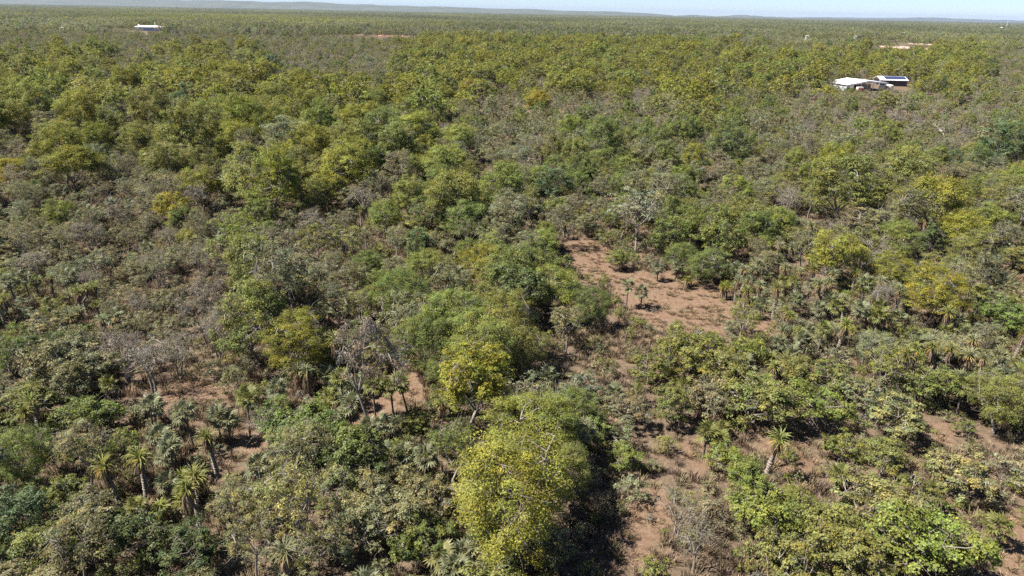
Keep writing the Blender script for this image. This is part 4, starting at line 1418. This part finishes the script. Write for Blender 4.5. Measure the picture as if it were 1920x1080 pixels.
g = at(1667, 160)
s2 = thing('solar_shed', (g.x, g.y, 0), R(-4), 'long shed with dark solar panels on its pale roof', 'shed')
L2, D2, E2, R2 = 11.5, 7.0, 2.4, 3.6
b = MB()
V4 = [(-L2 / 2, -D2 / 2 - .5, E2), (L2 / 2, -D2 / 2 - .5, E2), (L2 / 2, 0, R2), (-L2 / 2, 0, R2)]
def slab(pts4, th):
    b = MB()
    V = [tuple(p) for p in pts4] + [(p[0], p[1], p[2] + th) for p in pts4]
    b.add(V, [(3, 2, 1, 0), (4, 5, 6, 7), (0, 1, 5, 4), (1, 2, 6, 5), (2, 3, 7, 6), (3, 0, 4, 7)])
    return b
part('roof', slab(V4, .1), M['roof_white'], s2)
part('roof', slab([(-L2 / 2, .003, R2), (L2 / 2, .003, R2), (L2 / 2, D2 / 2 + .5, E2), (-L2 / 2, D2 / 2 + .5, E2)], .1), M['roof_white'], s2)
for i in range(8):
    x0 = -L2 / 2 + 2.4 + i * 1.10
    for j in range(2):
        f0, f1 = .16 + j * .40, .16 + j * .40 + .37
        def on(x, f):
            return (x, (-D2 / 2 - .5) * (1 - f), E2 + (R2 - E2) * f + .13)
        part('solar_panel', slab([on(x0, f0), on(x0 + 1.1, f0), on(x0 + 1.1, f1), on(x0, f1)], .04), M['panel'], s2)
boxpart('wall', (-L2 / 2 + .1, D2 / 2 - .15, 0), (L2 / 2 - .1, D2 / 2, E2 - .05), M['tin'], s2)
boxpart('wall', (L2 / 2 - .2, -D2 / 2, 0), (L2 / 2 - .1, D2 / 2 - .16, E2 - .05), M['tin'], s2)
boxpart('wall', (-L2 / 2 + 5, -D2 / 2, 0), (L2 / 2 - .21, -D2 / 2 + .1, E2 - .15), M['dark'], s2)
for x in (-L2 / 2 + .1, -L2 / 2 + 2.4):
    boxpart('post', (x, -D2 / 2, -.1), (x + .14, -D2 / 2 + .14, E2), M['steel'], s2)
boxpart('gutter', (-L2 / 2, -D2 / 2 - .62, E2 - .12), (L2 / 2, -D2 / 2 - .503, E2 + .02), M['steel'], s2)

# long white shed far off
g = at(281, 58)
b2 = thing('long_shed', (g.x, g.y, 0), R(-3), 'long distant shed with white roof and blue-grey wall', 'shed')
Lw, Dw, Hw = 32.0, 12.0, 3.8
part('roof', slab([(-Lw / 2 - .4, -.8, Hw), (Lw / 2 + .4, -.8, Hw), (Lw / 2 + .4, Dw, Hw + 1.2), (-Lw / 2 - .4, Dw, Hw + 1.2)], .25), M['roof_white'], b2)
for i in range(8):
    boxpart('wall_panel', (-Lw / 2 + i * 4, -.05 + .03 * (i % 2), 0), (-Lw / 2 + i * 4 + 3.97, .1 + .03 * (i % 2), Hw), M['blue_wall'], b2)
boxpart('wall_panel', (-Lw / 2, .15, 0), (-Lw / 2 + .12, Dw - .2, Hw), M['blue_wall'], b2)
boxpart('wall_panel', (Lw / 2 - .12, .15, 0), (Lw / 2, Dw - .2, Hw), M['blue_wall'], b2)
boxpart('wall_panel', (-Lw / 2, Dw - .19, 0), (Lw / 2, Dw - .05, Hw + 1.0), M['blue_wall'], b2)
boxpart('roof_vent', (-15.5, 5, Hw + 1.0), (-14.2, 6.5, Hw + 2.6), M['steel'], b2)
boxpart('vent_pipe', (1.6, 9, Hw + 1.3), (1.9, 9.3, Hw + 5.0), M['steel'], b2)

def hut(px, py, w, d, h, rm, wm, rz, label):
    g = at(px, py)
    t = thing('small_house', (g.x, g.y, 0), R(rz), label, 'house')
    for y in (0, d - .15):
        boxpart('wall', (-w / 2, y, 0), (w / 2, y + .15, h), wm, t)
    for x in (-w / 2, w / 2 - .15):
        boxpart('wall', (x, .153, 0), (x + .15, d - .153, h), wm, t)
    boxpart('door', (-.5, -.04, 0), (.5, -.003, 2.1), M['dark'], t)
    boxpart('window', (w / 4 - .6, -.04, 1), (w / 4 + .6, -.003, 2), M['dark'], t)
    part('roof', slab([(-w / 2 - .5, -.5, h), (w / 2 + .5, -.5, h), (w / 2 + .5, d / 2, h + 1.3), (-w / 2 - .5, d / 2, h + 1.3)], .12), rm, t)
    part('roof', slab([(-w / 2 - .5, d / 2 + .003, h + 1.3), (w / 2 + .5, d / 2 + .003, h + 1.3), (w / 2 + .5, d + .5, h), (-w / 2 - .5, d + .5, h)], .12), rm, t)
hut(208, 54, 13, 7, 4.6, M['roof_cream'], M['timber'], 8, 'low cream-roofed house beside the long white shed')
hut(1513, 76, 3.0, 3, 4.8, M['roof_white'], M['steel'], 0, 'tiny white hut standing alone among distant trees')
hut(1608, 76, 7, 5, 4.6, M['roof_white'], M['tin'], 6, 'small white-roofed house left of the pale dirt patch')
hut(1692, 68, 6, 6, 5.0, M['roof_cream'], M['tin'], 0, 'pale cream-roofed house behind the power pole')
hut(1705, 67, 6, 6, 5.2, M['roof_white'], M['tin'], -8, 'white-roofed house behind the pale dirt patch')
hut(415, 54, 11, 6, 4.2, M['roof_cream'], M['timber'], 0, 'faint cream roof showing through distant trees')
hut(118, 62, 4, 4, 4.2, M['blue_wall'], M['blue_wall'], 0, 'tiny blue-grey hut in brown distant scrub')

# white mast with its small cabin
g = at(1886, 54)
mst = thing('radio_mast', (g.x, g.y, 0), 0, 'thin white lattice mast beside a small pale cabin near the horizon', 'mast')
MH = 30
b = MB()
legs = [(-1.1, -.65), (1.1, -.65), (0, 1.25)]
for lx, ly in legs:
    lb = MB()
    lb.tube([(lx, ly, -.2), (lx * .25, ly * .25, MH)], [.16, .10], 6)
    part('leg', lb, M['steel'], mst)
for i in range(15):
    z0, z1 = MH * i / 15, MH * (i + 1) / 15
    f0, f1 = 1 - .75 * z0 / MH, 1 - .75 * z1 / MH
    for k in range(3):
        a, c = legs[k], legs[(k + 1) % 3]
        b.tube([(a[0] * f0, a[1] * f0, z0), (c[0] * f1, c[1] * f1, z1)], [.07, .07], 4)
part('lattice', b, M['steel'], mst)
b = MB()
b.tube([(0, 0, MH - .3), (0, 0, MH + 4)], [.09, .05], 6)
part('antenna', b, M['steel'], mst)
hut(1877, 55, 8, 6, 5.5, M['roof_white'], M['steel'], 0, 'pale cabin at the foot of the white mast')

# power poles
PB = MB()
PB.tube([(0, 0, -.3), (0, 0, 5), (0, 0, 11.5)], [.22, .19, .14], 8)
PBM = PB.mesh('pole_shaft', [M['pole']], True)
PC = MB()
PC.box((-1.3, -.08, 10.7), (1.3, .08, 10.9))
PCM = PC.mesh('crossarm', [M['pole']])
PI = MB()
PI.tube([(0, 0, 10.9), (0, 0, 10.95), (0, 0, 11.2)], [.02, .07, .05], 6)
PIM = PI.mesh('insulator', [M['steel']])
for px, py in [(290, 78), (471, 74), (624, 71), (799, 76), (1148, 86), (1410, 92), (1634, 86), (1706, 84), (1789, 76), (1863, 80)]:
    g = at(px, py)
    t = thing('power_pole', (g.x, g.y, 0), R(rnd.uniform(-15, 15)), 'slim dark power pole with a crossarm rising out of distant trees', 'power pole', 'power poles across the distant woodland')
    child('shaft', PBM, t)
    child('crossarm', PCM, t)
    for x in (-1.15, -.4, .4, 1.15):
        child('insulator', PIM, t, (x, 0, 0))

# ------------------------------------------------------------------ haze
b = MB()
b.box((-26000, -3000, -7), (26000, 26000, 190))
m, nt, out = mat('haze_air')
pv = N(nt, 'ShaderNodeVolumePrincipled')
pv.inputs['Color'].default_value = (.36, .46, .70, 1)
pv.inputs['Density'].default_value = 3.4e-5
pv.inputs['Anisotropy'].default_value = .0
nt.links.new(pv.outputs[0], out.inputs['Volume'])
hm = bpy.data.meshes.new('haze')
hm.from_pydata([tuple(v) for v in b.V[0]], [], [tuple(int(i) for i in q) for q in b.Q[0]])
hm.materials.append(m)
o = bpy.data.objects.new('haze', hm)
COL.objects.link(o)
o['kind'] = 'stuff'
o['label'] = 'pale blue haze lying over the whole plain'
o['category'] = 'haze'
